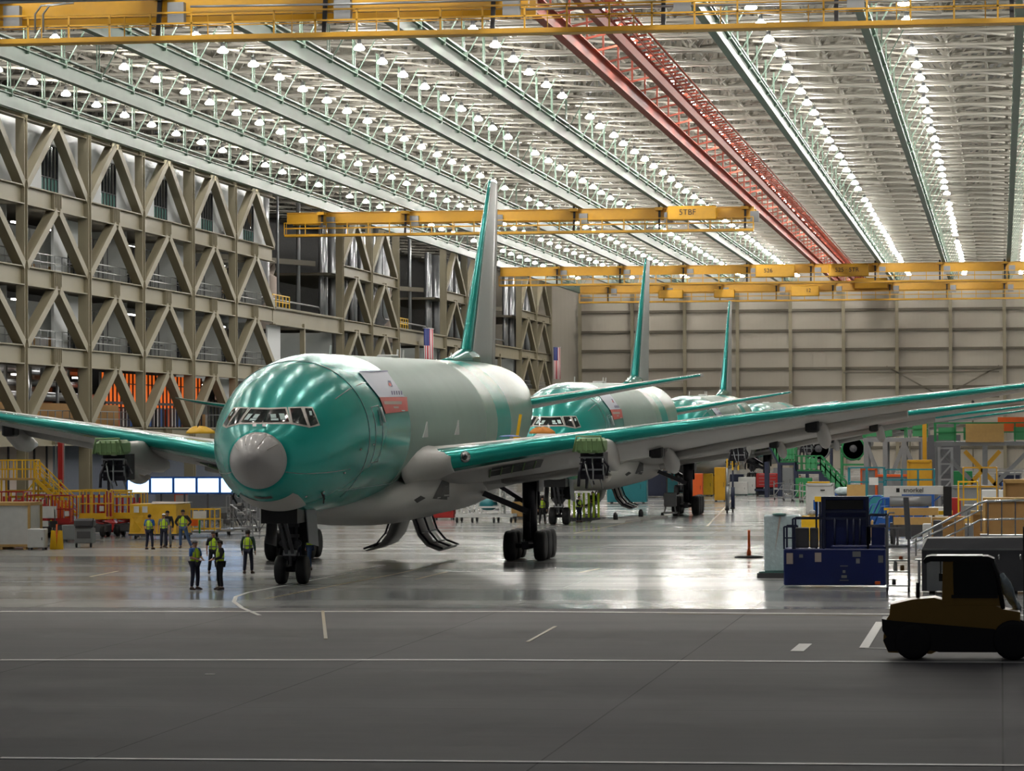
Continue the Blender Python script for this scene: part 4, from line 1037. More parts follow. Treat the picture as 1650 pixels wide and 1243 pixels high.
MB().bar((-1.3, -1.13, 1.3), (.2, -1.13, 1.2), .03).bar((-1.3, -1.13, 1.25), (-.6, -1.13, .5), .03).bar((-.3, -1.13, .5), (.9, -1.13, 1.25), .03).obj('strap', 'safety_yellow', t)
MB().box((0, 0, .27), (2.9, 2.2, .12)).obj('trolley_deck', 'dark_grey', t)
for x in (-1.1, 1.1):
    for y in (-.9, .9): wheel_mb((x, y, .11), .11, .08, 12).obj('caster', mm('rubber', 'galv', 'black'), t)
# yellow cage trailer
p, _ = spot(318, 866); t = thing('cage_trailer', 'yellow tube cage trailer right of the yellow covered crate', 'trailer', (p.x, p.y+.9, 0))
b = MB()
for z in (.45, 1.0, 1.55): 
    for y in (-.7, .7): b.bar((-.95, y, z), (.95, y, z), .06)
    for x in (-.95, .95): b.bar((x, -.7, z), (x, .7, z), .06)
for x in (-.95, -.3, .35, .95):
    for y in (-.7, .7): b.bar((x, y, .3), (x, y, 1.55), .06)
b.obj('frame', 'safety_yellow', t); MB().box((0, 0, .3), (2., 1.5, .1)).obj('deck', 'grey_paint', t)
MB().box((.1, -.74, 1.25), (.75, .03, .42)).obj('sign', 'white_paint', t); MB().box((-.4, -.72, .8), (.8, .03, .35)).obj('side_board', 'orange_paint', t)
MB().bar((.1, -.75, .2), (.1, -.75, .95), .09).obj('post', 'green_paint', t)
wheels(t, (-.8, .8), (-.5, .5), .16, .1)
for i, (px, py, w, h, lab) in enumerate(((352, 864, 1.1, 1.1, 'grey engine tooling cart right of the cage trailer'), (378, 862, 1.2, 1.7, 'tall grey machine rack left of the aircraft nose wheel bay'), (398, 858, .9, 1.2, 'grey tooling rack partly behind the aircraft nose'))):
    p, _ = spot(px, py); t = thing('tooling_cart', lab, 'tooling cart', (p.x, p.y+1, 0))
    MB().box((0, 0, .3), (w*1.1, 1, .12)).obj('deck', 'galv', t); rnd = random.Random(i+5)
    b = MB()
    for q in range(10):
        x, y, z = rnd.uniform(-.4, .4)*w, rnd.uniform(-.4, .1), .36+rnd.random()*(h-.4); b.cbox((x, y, z+.12), (rnd.uniform(.15, .4), .3, rnd.uniform(.12, .35)), .03, q % 3)
    for q in range(5): b.path([(rnd.uniform(-.4, .4)*w, -.3, .5), (rnd.uniform(-.4, .4)*w, -.4, h*.8), (rnd.uniform(-.4, .4)*w, 0, h)], .035, 5, q % 3)
    b.obj('engine_parts', mm('galv', 'dark_grey', 'grey_paint'), t)
    b = MB(); [b.bar((x, y, .3), (x, y, h+.5), .05) for x in (-w*.5, w*.5) for y in (-.45, .45)]; [b.bar((-w*.5, -.45, z), (w*.5, -.45, z), .05) for z in (.9, h+.5)]; b.obj('frame', 'galv', t)
    for x in (-w*.45, w*.45): wheel_mb((x, -.35, .12), .12, .08, 12).obj('caster', mm('rubber', 'galv', 'black'), t)
for i, (px, w) in enumerate(((322, 3.3), (366, 2.2), (282, 2.2), (238, 1.4))):
    p, _ = spot(px, 855); t = thing('partition_screen', ['wide grey partition panel under the lit screens', 'grey partition panel nearest the aircraft nose', 'grey partition panel behind the yellow covered crate', 'narrow grey partition panel behind the yellow railed lift'][i], 'partition', (p.x, p.y+4+.3*i, 0))
    MB().box((0, 0, 1.25), (w, .06, 1.6)).obj('panel', 'pink_beige' if i == 2 else 'grey_paint', t); MB().bar((-w/2, 0, 0), (-w/2, 0, 2.1), .07).bar((w/2, 0, 0), (w/2, 0, 2.1), .07).bar((-w/2, 0, 2.08), (w/2, 0, 2.08), .08).obj('frame', 'orange_paint' if i == 2 else 'galv', t)
# lit screens
mat('screen_light', lin(190, 220, 255), .5, emit=lin(165, 205, 255), es=2.4, var=.05)
for i in range(5):
    a, b2 = at(203+37.5*i, 770, 206), at(203+37.5*(i+1), 795, 206)
    t = thing('display_screen', f'glowing pale blue display screen, {["leftmost", "second from left", "third from left", "fourth from left", "rightmost"][i]} of the blue framed row', 'screen', ((a.x+b2.x)/2, 206+.0, 0), 0, 'blue framed lit screens')
    w, z0, z1 = b2.x-a.x, b2.z, a.z
    MB().box((0, .06, (z0+z1)/2), (w, .1, z1-z0+.12)).bar((-w/2+.06, 0, z0), (-w/2+.06, 0, z1), .12, .1).bar((-w/2, 0, z1), (w/2, 0, z1), .08).bar((-w/2, 0, z0), (w/2, 0, z0), .08).obj('frame', 'mid_blue', t)
    MB().box((.05, -.0, (z0+z1)/2), (w-.16, .04, z1-z0-.1)).obj('screen', 'screen_light', t)
    MB().bar((0, .1, 0), (0, .1, z0), .1).box((0, .1, .03), (.8, .6, .06)).obj('stand', 'dark_grey', t)
P = onx(208, 757, XL+.2); c = MB().lathe([(.32, 0), (.32, .06), (.29, .08)], (0, 0, 0), 'x', 20).obj('wall_clock', 'white_paint'); c.location = P; tag(c, 'round white clock on the slate blue wall above the screens', 'clock')
MB().bar((.09, 0, 0), (.09, 0, .22), .03).bar((.09, 0, 0), (.09, .14, -.05), .03).obj('clock_hand', 'black', c)
P = gnd(180, 840); t = thing('potted_tree', 'pale leafy plant standing left of the lit screens', 'plant', (P.x, 210, 0))
b = MB(); rnd = random.Random(2)
for q in range(160):
    a = rnd.uniform(0, 6.28); r_ = rnd.uniform(.1, 1.0); z = 2.2+rnd.uniform(-.5, .7); c_ = V((math.cos(a)*r_, math.sin(a)*r_, z)); d = V((rnd.uniform(-.2, .2), rnd.uniform(-.2, .2), rnd.uniform(-.1, .2)))
    b.quad(c_, c_+d, c_+d+V((.1, .05, .1)), c_+V((.1, .05, .1)))
b.obj('foliage', mat('leaf_pale', lin(150, 150, 120), .7), t); MB().tube((0, 0, .4), (0, 0, 2.2), .05).obj('trunk', 'wood', t); MB().lathe([(.2, 0), (.3, .5), (.26, .5)], (0, 0, 0)).obj('pot', 'dark_grey', t)
# centre -----------------------------------------------------------------
p, _ = spot(775, 843); t = thing('maintenance_stand', 'white wheeled frame stand with steps behind the hanging gear doors', 'work stand', (p.x, p.y+1.3, 0))
b = MB()
for y in (-1, 1):
    b.bar((-1.7, y, .45), (2.0, y, .45), .18, .2); b.bar((-.9, y, .5), (.2, y, 2.3), .1); b.bar((-1.6, y, 1.9), (-.6, y, .5), .1)
    for x in (-1.6, -.3, 1.2): b.bar((x, y, .5), (x, y, 2.5), .13)
    b.bar((-.3, y, 1.), (1.2, y, 1.), .1); b.bar((-.3, y, 2.45), (1.2, y, 2.45), .1)
b.obj('frame', 'white_paint', t); b = MB(); [b.box((.95, 0, .8+.28*q), (.5, 1.6, .05)) for q in range(6)]; b.obj('step', 'galv', t)
MB().ball((.3, 0, 1.15), .6, .7, .4, 16).obj('tank', 'teal_paint', t)
for x in (-1.6, -.6, .8, 1.9): 
    for y in (-1, 1): wheel_mb((x, y, .18), .18, .12, 14).obj('caster', mm('rubber', 'galv', 'black'), t)
for i, (px, py, w, d) in enumerate(((985, 843, 2.2, 5.), (1025, 838, 2.4, 6.), (905, 834, 3.0, 6.))):
    p, _ = spot(px, py); t = thing('wheel_ramp', ['low pale ramp plate nearest under the second aircraft', 'low pale ramp plate with a jack under the second aircraft wing', 'wide low pale deck under the second aircraft nose'][i], 'ramp', (p.x, p.y+d/2, 0), R(-6))
    MB().prism([(-d/2, .0), (-d/2+.5, .13), (d/2, .13), (d/2, 0)], 'x', -w/2, w/2).obj('plate', 'wing_top', t)
    MB().lathe([(.16, 0), (.16, .3), (.08, .5)], (0, 0, .13)).obj('jack', 'dark_metal', t)
p, _ = spot(1079, 833); t = thing('hydraulic_cart', 'small grey wheeled hydraulic cart left of the second aircraft main wheels', 'cart', (p.x, p.y+.5, 0))
MB().cbox((0, 0, 1.15), (.85, .5, .95), .05).obj('control_cabinet', 'grey_paint', t); MB().bar((-.5, 0, .25), (.5, 0, .25), .12).bar((-.4, -.2, .2), (-.3, 0, .7), .08).bar((.4, -.2, .2), (.3, 0, .7), .08).obj('frame', 'galv', t)
wheels(t, (-.55, .55), (-.3, .3), .14, .1)
for i, (px, py, h, lab) in enumerate(((1172, 828, 3.2, 'slender tail jack nearer, standing right of the second aircraft wheels'), (1181, 826, 3.0, 'slender tail jack with yellow guard right beside the other one'))):
    p, _ = spot(px, py); t = thing('tripod_jack', lab, 'jack', (p.x, p.y, 0))
    MB().tube((0, 0, .3), (0, 0, h), .09, .06).tube((0, 0, .3), (0, 0, h*.6), .14).obj('column', 'navy_paint' if i else 'galv', t)
    wheel_mb((0, -.1, .17), .17, .12, 12).obj('caster', mm('rubber', 'galv', 'black'), t); MB().box((0, 0, .3), (.3, .5, .12)).obj('base', 'dark_metal', t)
    if i: b = MB(); slab_rail(b, -.4, .4, -.3, .3, h, .9, .06, 0, .4); b.obj('guard', 'safety_yellow', t)
for i, (px, py, w, h, m_, lab) in enumerate(((1137, 800, 1.2, 1.9, 'safety_yellow', 'yellow pump cabinet behind the second aircraft main wheels'), (1146, 799, 1.0, 1.6, 'crane_yellow', 'amber pump cabinet beside the yellow one under the wing'),
      (1160, 809, .9, 2.7, 'crane_yellow', 'tall amber column cabinet behind the tail jacks'), (1190, 799, 1.6, 1.1, 'white_paint', 'low white machine box on the floor right of the tail jacks'), (1203, 798, 1.5, 1.5, 'white_paint', 'taller white machine box right of the low white one'),
      (1187, 785, 1.4, 1.2, 'navy_paint', 'dark blue cabinet behind the white machine boxes'), (1262, 797, 1.8, 2.3, 'grey_paint', 'grey control cabinet under the dark blue stair tower'), (1355, 800, 1.5, 1.2, 'grey_paint', 'grey cabinet at the foot of the green stairs'),
      (1095, 797, 2.2, 1.8, 'teal_paint', 'teal tank cabinet behind the second aircraft gear'), (1010, 812, 3.2, 2.6, 'teal_paint', 'large teal equipment cabinet under the second aircraft belly'), (1050, 802, 2.6, 2.2, 'navy_paint', 'dark blue cabinet under the second aircraft belly'),
      (1295, 803, 1.4, 1.6, 'green_paint', 'green wheeled bin in front of the dark blue stair tower'))):
    cabinet('equipment_cabinet', lab, px, py, w, h, 1.2, m_)
p, _ = spot(1236, 800); t = thing('tool_chest', 'bright red tool chest with drawers on a dark blue cart', 'tool chest', (p.x, p.y+1, 0))
MB().box((0, 0, .55), (2.3, 1, .2)).box((0, .3, .3), (2., .6, .4)).obj('cart', 'navy_paint', t); MB().cbox((0, 0, 1.4), (2.0, .9, 1.25), .04).obj('body', 'red_paint', t)
for q in range(4):
    d = MB().box((0, -.47, .95+.29*q), (1.85, .04, .25)).obj('drawer', 'red_paint', t); MB().box((0, -.5, 1.03+.29*q), (1.5, .03, .03)).obj('handle', 'galv', d)
wheels(t, (-.9, .9), (-.35, .35), .2, .14)
for i, px in enumerate((1255, 1270, 1284, 1298)):
    p, _ = spot(px, 806+i*1.5); t = thing('parts_trolley', f'small silver tube trolley, {["first", "second", "third", "fourth"][i]} from the red tool chest', 'trolley', (p.x, p.y, 0), R(10*i), 'silver trolleys by the red tool chest')
    b = MB(); w = .8
    for z in (.25, .9, 1.4): [b.bar((-w/2, y, z), (w/2, y, z), .05) for y in (-.3, .3)]
    for x in (-w/2, w/2): [b.bar((x, y, .2), (x, y, 1.6), .05) for y in (-.3, .3)]
    b.bar((-w/2, -.3, .3), (w/2, -.3, 1.4), .05); b.obj('frame', 'chrome', t); MB().box((0, 0, .92), (w, .6, .04)).obj('shelf', 'galv', t)
    wheels(t, (-.35, .35), (-.25, .25), .1, .06)
# barrier boards under the second nose
for i in range(7):
    p, _ = spot(905+8*i, 842); t = thing('barrier_board', f'lime and white striped barrier board, {["first", "second", "third", "fourth", "fifth", "sixth", "seventh"][i]} from left under the second nose', 'barrier', (p.x, p.y+4, 0), 0, 'lime barrier boards')
    MB().box((0, 0, 1.0), (.14, .05, 1.6)).obj('board', 'lime', t); MB().box((0, 0, .1), (.3, .4, .2)).obj('foot', 'dark_grey', t)
# green stair unit --------------------------------------------------------
p = gnd(1290, 803); t = thing('stair_tower', 'green railed access stairs with dark blue frame in the centre background', 'access stairs', (p.x, p.y+3, 0))
s_ = p.y/FP; X_ = lambda px: (px-1290)*s_*1.01; Z_ = lambda py: CAMH+(693-py)*s_*1.01+.01*(p.y+3)/10*0
def prail(b, a, c, h=1.1, n=4, y=0, r=.08):
    for q in (0, .5, 1.): b.bar((a[0], y, a[1]+h*q), (c[0], y, c[1]+h*q), r)
    for q in range(n+1): x, z = lerp(a[0], c[0], q/n), lerp(a[1], c[1], q/n); b.bar((x, y, z), (x, y, z+h), r)
pts = [(X_(1232), 5.4), (X_(1254), 3.1), (X_(1280), 3.1), (X_(1281), 2.35), (X_(1320), 2.35), (X_(1360), .1)]
for y in (-1, 1):
    b = MB()
    for a, c in zip(pts, pts[1:]):
        if abs(a[0]-c[0]) > .3: prail(b, a, c, 1.25, 5, y, .1)
    b.obj('handrail', 'green_paint', t)
b = MB()
for a, c in zip(pts, pts[1:]):
    if abs(a[0]-c[0]) > .3: b.box(((a[0]+c[0])/2, -1.02, (a[1]+c[1])/2+.6), (abs(c[0]-a[0]), .04, .1)); 
prq = [(X_(1320), 2.5), (X_(1320), 3.4), (X_(1362), 1.0), (X_(1362), .1)]
b.prism(prq, 'y', -1.05, -1.0); b.prism([(X_(1232), 5.5), (X_(1232), 6.4), (X_(1254), 4.1), (X_(1254), 3.2)], 'y', -1.05, -1); b.box((X_(1267), -1.02, 3.8), (1.2, .05, .9)); b.box((X_(1305), -1.02, 2.95), (1.0, .05, .9)); b.obj('mesh_panel', mat('green_mesh', lin(60, 140, 90), .6), t)
b = MB()
for a, c in zip(pts, pts[1:]): b.bar((a[0], 0, a[1]-.15), (c[0], 0, c[1]-.15), .3, 2.0, up=(0, 1, 0)) if abs(a[0]-c[0]) > .3 else None
for px in (1233, 1254, 1280, 1320): [b.bar((X_(px), y, 0), (X_(px), y, 3.1 if px < 1300 else 2.3), .3) for y in (-.9, .9)]
b.bar((X_(1320), -.9, 1.9), (X_(1350), -.9, .2), .35); b.obj('frame', 'navy_paint', t)
b = MB(); n = 14
for q in range(n): b.box((lerp(pts[4][0], pts[5][0], q/n), 0, lerp(pts[4][1], pts[5][1], q/n)), (.5, 1.8, .05))
b.obj('tread', 'galv', t)
for i, (px, py, r_, lab) in enumerate(((1320, 802, 1.2, 'engine core with dark hardware on a stand behind the green stairs, the left one'), (1376, 800, 1.2, 'engine core on a green stand behind the green stairs, the right one'))):
    p_ = at(px, 720, 348); e = thing('jet_engine', lab, 'jet engine', (p_.x, 348, 0)); zc = 4.
    MB().lathe([(r_*.9, -1.6), (r_, -1.4), (r_*.98, -.6), (r_*.7, .2), (r_*.55, 2)], (0, 0, zc), 'y', 24).obj('casing', 'grey_paint' if i == 0 else 'green_paint', e)
    MB().lathe([(r_*.86, -1.62), (r_*.3, -1.62), (.05, -1.9)], (0, 0, zc), 'y', 24).obj('fan_disc', 'dark_grey', e)
    b = MB(); rnd = random.Random(i+11)
    for q in range(14):
        a = rnd.uniform(0, 6.28); rr = r_*1.03; b.path([(rr*math.cos(a), -1.3, zc+rr*math.sin(a)), (rr*math.cos(a+.2), -.6, zc+rr*math.sin(a+.2)), (rr*.8*math.cos(a), .3, zc+rr*.8*math.sin(a))], .06, 5, q % 2)
    b.obj('pipework', mm('galv', 'green_paint'), e)
    b = MB()
    for x in (-r_, r_): b.bar((x, -1.2, 0), (x, -1.2, zc), .2).bar((x, 1.2, 0), (x, 1.2, zc), .2).bar((x, -1.2, .3), (x, 1.2, .3), .2)
    b.bar((-r_, -1.3, .3), (r_, -1.3, .3), .25).bar((-r_, -1.3, 2.4), (r_, -1.3, 2.4), .2); b.obj('stand', 'green_paint' if i else 'navy_paint', e)
# right platforms -----------------------------------------------------------
def platform(label, pxa, pxb, ytop, yg, name='work_platform', depth=5, railm='green_paint', frame='grey_paint', bays=3, yb=None):
    Y = gnd(1500, yg).y; a, c = at(pxa, ytop, Y), at(pxb, ytop, Y); w = c.x-a.x; h = a.z
    t = thing(name, label, 'work platform', ((a.x+c.x)/2, Y+depth/2, 0))
    MB().box((0, 0, h-.15), (w, depth, .3)).obj('deck', frame, t)
    b = MB(); slab_rail(b, -w/2, w/2, -depth/2, depth/2, h, 1.3, .09, 0, 1.3); b.obj('guardrail', railm, t)
    b = MB(); [b.box((lerp(-w/2, w/2, (q+.5)/4), -depth/2+.05, h+.55), (w/4*.7, .05, .9)) for q in (0, 1, 3)]; b.obj('mesh_panel', 'green_mesh', t)
    for q in range(bays+1):
        x = lerp(-w/2+.2, w/2-.2, q/bays); b = MB()
        for y in (-depth/2+.2, depth/2-.2): MB().bar((x, y, 0), (x, y, h-.3), .35).obj('leg', frame, t)
    for q in range(bays):
        x0, x1 = lerp(-w/2+.2, w/2-.2, q/bays), lerp(-w/2+.2, w/2-.2, (q+1)/bays)
        MB().bar((x0 if q % 2 else x1, -depth/2+.2, h*.25), (x1 if q % 2 else x0, -depth/2+.2, h-.4), .3).bar((x0, -depth/2+.2, h*.2), (x1, -depth/2+.2, h*.2), .2).obj('cross_brace', frame, t)
    return t, h, w
platform('grey steel work platform with green railings left of the yellow column', 1391, 1492, 706, 822)
t, h, w = platform('grey lattice work platform with green railings at the right edge', 1506, 1668, 712, 826, bays=2)
b = MB().bar((-w*.2, -2.3, 4.3), (w*.15, -2.3, 1.6), .3).bar((w*.15, -2.3, 4.3), (-w*.2, -2.3, 1.6), .3); b.obj('scissor_brace', 'crane_yellow', t)
b = MB()
for x in (-w/2+.3, -w/2+1.2): b.bar((x, -2.6, 0), (x, -2.6, h-.4), .18)
for q in range(4): b.bar((-w/2+.3, -2.6, 1.1*q+.2), (-w/2+1.2, -2.6, 1.1*q+1.2), .12); b.bar((-w/2+.3, -2.6, 1.1*q+1.2), (-w/2+1.2, -2.6, 1.1*q+1.2), .12)
b.obj('lattice_column', 'galv', t)
MB().box((0, -2.7, h+.6), (w*.38, .06, 1.3)).obj('tan_panel', 'wood', t); MB().box((w*.28, -1.5, h+1.2), (w*.3, .5, 1.0)).obj('orange_cover', 'orange_paint', t)
p = gnd(1491, 822); t = thing('hoist_column', 'tall amber column standing between the two grey work platforms', 'column', (p.x, p.y-1, 0))
MB().bar((0, 0, 0), (0, 0, 6.7), .3).obj('post', 'crane_yellow', t); MB().box((0, 0, .1), (.9, .9, .2)).obj('base', 'dark_grey', t)
for i, (px, py, w, h, d, m_, e_, lab) in enumerate(((1482, 835, 1.5, 3.6, 1.5, 'crane_yellow', 'crane_yellow', 'stacked yellow fixture box under the grey platform'), (1400, 830, 1.0, 3.0, 1.5, 'grey_paint', 'orange_paint', 'grey and orange upright fixture under the grey platform'), (1440, 824, 2.4, 2.4, 1.5, 'grey_paint', 'orange_paint', 'grey fixture box with orange edges beneath the grey platform'),
      (1625, 820, 1.8, 2.4, 2, 'navy_paint', 'grey_paint', 'dark blue crate below the right edge platform'), (1568, 835, 2.6, 1.9, 2, 'grey_paint', 'grey_paint', 'long grey fixture box below the yellow scissor brace'))):
    crate(lab, px, py, w, h, d, m_, e_, cat='fixture')
# grey enclosure wall behind
P = gnd(1500, 815); MB().box((0, 0, 2.7), (3.2, 3, 5.4)).box((0, -1.55, 2.4), (2.6, .05, .08)).obj('grey_enclosure', 'dark_grey').location = (P.x+.6, P.y+6, 0)
tag(bpy.data.objects['grey_enclosure'], 'plain dark grey tall enclosure between the two railed platforms', 'enclosure')
# mid row right
def box_frame(name, label, cat, x0, x1, yt, yg, m, fm, depth=1.5, solid=.5, gm=None):
    Y = gnd((x0+x1)/2, yg).y; a, c = at(x0, yt, Y), at(x1, yt, Y); w, h = c.x-a.x, a.z
    t = thing(name, label, cat, ((a.x+c.x)/2, Y+depth/2, 0)); MB().cbox((0, 0, .15+h*solid/2), (w, depth, h*solid), .04).obj('body', m, t)
    b = MB(); slab_rail(b, -w/2, w/2, -depth/2, depth/2, h*solid+.1, h*(1-solid), .07, 0, .9); b.obj('rail', fm, t)
    b = MB(); [b.box((x, y, .08), (.2, .2, .16)) for x in (-w*.4, w*.4) for y in (-depth*.4, depth*.4)]; b.obj('foot', 'dark_grey', t); return t
t = box_frame('railed_platform', 'teal railed stand with a small white sign in front of the grey platform', 'work stand', 1367, 1424, 757, 850, 'teal_paint', 'teal_paint', 2, .5)
MB().box((.45, -1.03, 2.75), (.55, .04, .45)).obj('sign', 'white_paint', t); MB().box((-.6, -1.03, 2.1), (1.1, .04, .9)).obj('carton', 'wood', t)
box_frame('railed_platform', 'teal railed long stand just left of the yellow cage', 'work stand', 1426, 1505, 760, 848, 'mid_blue', 'teal_paint', 2, .62)
t = box_frame('yellow_cage', 'yellow tube cage with grey sheet, right of the long teal stand', 'cage', 1552, 1606, 757, 852, 'grey_paint', 'crane_yellow', 2, .35)
box_frame('yellow_cage', 'pale yellow cage with striped guard in front of the bigger yellow cage', 'cage', 1544, 1575, 780, 862, 'wood', 'safety_yellow', 1.4, .3)
box_frame('railed_platform', 'grey and teal rail stand at the right edge below the platform', 'work stand', 1608, 1662, 762, 850, 'grey_paint', 'galv', 2, .4)
# white crate with yellow lid, and things stacked near the blue machine
t = crate('white crate with a yellow and white lid above the blue machine', 1321, 832, 1.75, 2.0, 1.8, 'white_paint', 'white_paint')
MB().box((-.1, -.2, 2.28), (1.5, 1.0, .1)).obj('yellow_lid', 'safety_yellow', t)
MB().box((.2, -.93, 1.75), (.3, .02, .08)).obj('handle_slot', 'black', t)
p, _ = spot(1358, 842); t = thing('board_stack', 'stack of dark and white boards with white wrap right of the white crate', 'stack of boards', (p.x, p.y+1, 0))
for q in range(6): MB().box((.03*(q % 2), 0, 1.0+.13*q), (1.0, 1.2, .08)).obj('board', 'dark_grey' if q % 2 else 'white_paint', t)
MB().ball((0, 0, 1.95), .55, .6, .3, 12).obj('wrap', 'plastic_wrap', t); MB().cbox((0, 0, .5), (1.1, 1.2, .9), .04).obj('base', 'dark_grey', t)
p, _ = spot(1328, 866); t = thing('yellow_gantry_frame', 'small yellow and blue gantry frame behind the blue machine', 'gantry frame', (p.x, p.y+1, 0))
MB().bar((-.55, 0, 2.05), (.55, 0, 2.05), .28).bar((.55, 0, 2.05), (.85, 0, 1.4), .22).obj('beam', 'safety_yellow', t); MB().bar((-.5, 0, 0), (-.5, 0, 2.), .25).obj('leg', 'mid_blue', t); MB().bar((.5, 0, 0), (.5, 0, 1.9), .25).obj('leg', 'mid_blue', t); MB().box((0, 0, .1), (1.5, 1, .2)).obj('base', 'mid_blue', t)
p, _ = spot(1300, 872); t = thing('winch_unit', 'small yellow winch with a round drum left of the blue machine top', 'winch', (p.x+.05, p.y+1, 0))
MB().box((0, 0, .55), (1.1, .8, 1.1)).prism([(-.6, 1.1), (.6, 1.1), (.5, 1.25), (-.3, 1.3)], 'y', -.4, .4).obj('body', 'safety_yellow', t); MB().ball((.2, 0, 1.42), .2, .2, .2, 14).obj('drum', 'galv', t)
# blue curved hand rails
for i, (px, py) in enumerate(((1404, 868), (1420, 872))):
    p, _ = spot(px, py); t = thing('blue_step_stand', ['blue curved rail step stand, the left of two', 'blue curved rail step stand, the right of two, with a blue panel'][i], 'step stand', (p.x, p.y+1.2*(1-i), 0))
    b = MB()
    for y in (-.35, .35):
        b.path([(-.6, y, 0), (-.6, y, 1.0), (-.1, y, 2.1), (.1, y, 2.25), (.45, y, 2.25), (.6, y, 2.1), (.6, y, 0)], .05); b.path([(-.35, y, .9), (0, y, 1.8), (.5, y, 1.85), (.5, y, .3)], .04)
    b.obj('handrail', 'mid_blue', t); MB().box((.15, 0, .9), (.8, .6, .7)).obj('panel', 'mid_blue', t); b = MB(); [b.box((-.35+.2*q, 0, .3+.3*q), (.3, .65, .04)) for q in range(4)]; b.obj('step', 'galv', t)
# boom lift ---------------------------------------------------------------------
p, _ = spot(1470, 880); Y = p.y+2; a, c = at(1424, 784, Y), at(1520, 783, Y)
t = thing('boom_lift', 'white telescopic boom lift lettered on its side, right of the blue rails', 'boom lift', ((a.x+c.x)/2, Y, 0)); w = c.x-a.x
MB().box((0, 0, a.z-.2), (w, .35, .42)).box((-w*.35, 0, a.z-.3), (w*.3, .4, .5)).obj('boom', 'white_paint', t)
text_obj('snorkel', .34, (.0, -.2, a.z-.2), (R(90), 0, 0), 'black', t, .012)
MB().cbox((-.78, -.19, a.z-.2), (.2, .03, .24), .02).obj('logo', 'black', t)
MB().tube((-w*.4, -.1, a.z-.75), (w*.3, -.1, a.z-.75), .28, n=14).obj('tank', 'galv', t)
MB().box((w*.1, .3, a.z-1.35), (w*1.1, .6, .2)).bar((-w*.5, -.1, a.z-1.15), (w*.2, -.1, a.z-1.15), .1, .12).obj('chassis', 'safety_yellow', t); MB().box((0, .3, .75), (w*.8, 1.2, .7)).obj('base', 'dark_grey', t)
MB().bar((w*.15, -.2, a.z-1.2), (w*.45, -.2, a.z-.5), .06).obj('lift_arm', 'mid_blue', t)
for x in (-w*.35, w*.35): wheel_mb((x, -.2, .4), .4, .25, 18).obj('wheel', mm('rubber', 'white_paint', 'black'), t)
MB().box((w*.57, -.1, a.z-.75), (.42, .5, 1.5)).obj('counterweight', 'black', t)
for i, (x0, x1, yt, yg, dy, lab) in enumerate(((1432, 1512, 819, 884, .0, 'long cream beam laid on trestles under the boom lift'), (1440, 1500, 834, 888, -1.2, 'second cream beam in front of the longer one'))):
    Y = p.y+dy-1; a, c = at(x0, yt, Y), at(x1, yt, Y); w = c.x-a.x
    t = thing('cream_beam', lab, 'beam', ((a.x+c.x)/2, Y, 0)); MB().box((0, 0, a.z-.18), (w, .6, .36)).obj('beam', 'wood', t)
    for x in (-w*.4, w*.4): MB().bar((x, 0, 0), (x, 0, a.z-.36), .12).box((x, 0, .05), (.3, .6, .1)).obj('trestle', 'dark_grey', t)
# silver ramp rails ------------------------------------------------------------------
Y = 132; t = thing('silver_stair', 'silver handrails of a mobile stair rising to the right behind the forklift', 'stairs', (at(1560, 860, Y).x, Y, 0)); ox = t.location.x
def A(px, py, yy=0): q = at(px, py, Y); return (q.x-ox, yy, q.z)
for yy in (-.5, .5):
    b = MB()
    b.path([A(1468, 869, yy), A(1578, 811, yy), A(1588, 808, yy), A(1664, 806, yy)], .045); b.path([A(1480, 888, yy), A(1580, 838, yy), A(1660, 836, yy)], .03)
    b.path([A(1470, 877, yy), A(1580, 822, yy)], .03)
    for q in range(6): px = 1476+q*21; b.bar(A(px, 868-q*10.5, yy), A(px, 896-q*8, yy), .04)
    for q in range(4): b.bar(A(1592+q*22, 808, yy), A(1592+q*22, 862, yy), .05)
    b.obj('handrail', 'chrome', t)
z1 = A(1600, 862)[2]
MB().box((A(1625, 860)[0], 0, z1-.05), (2.1, 1.1, .1)).obj('landing', 'galv', t)
b = MB(); [b.box((lerp(A(1475, 0)[0], A(1580, 0)[0], q/8), 0, lerp(.9, z1, q/8)), (.3, 1.0, .04)) for q in range(9)]; b.obj('tread', 'galv', t)
for px in (1592, 1655):
    for yy in (-.45, .45): MB().bar((A(px, 0)[0], yy, 0), (A(px, 0)[0], yy, z1), .08).obj('leg', 'galv', t)
MB().bar((A(1475, 0)[0], 0, .0), (A(1475, 0)[0], 0, .9), .1).obj('leg', 'galv', t)
for i, (px, py, w, h, lab) in enumerate(((1622, 908, 1.9, 2.6, 'brown carton crate behind the silver handrails, the nearest the frame edge'), (1588, 900, 1.2, 1.9, 'brown carton crate behind the silver handrails, lower'), (1650, 890, 1.8, 3.2, 'tall brown crate stack cut by the right frame edge'), (1528, 905, 1.3, 1.7, 'low carton crate left under the silver handrails'))):
    crate(lab, px, py, w, h, 1.6, 'cardboard', 'wood')
for i, px in enumerate((1494, 1511, 1545, 1562)):
    cabinet('parts_bin', f'small parts bin under the silver stair, {["first", "second", "third", "fourth", "fifth"][i]} from the rolling ladder', px, 908, .38, 1.6+.15*(i % 3), .5, ['white_paint', 'dark_grey', 'cardboard', 'galv', 'white_paint'][i], 'parts bin')
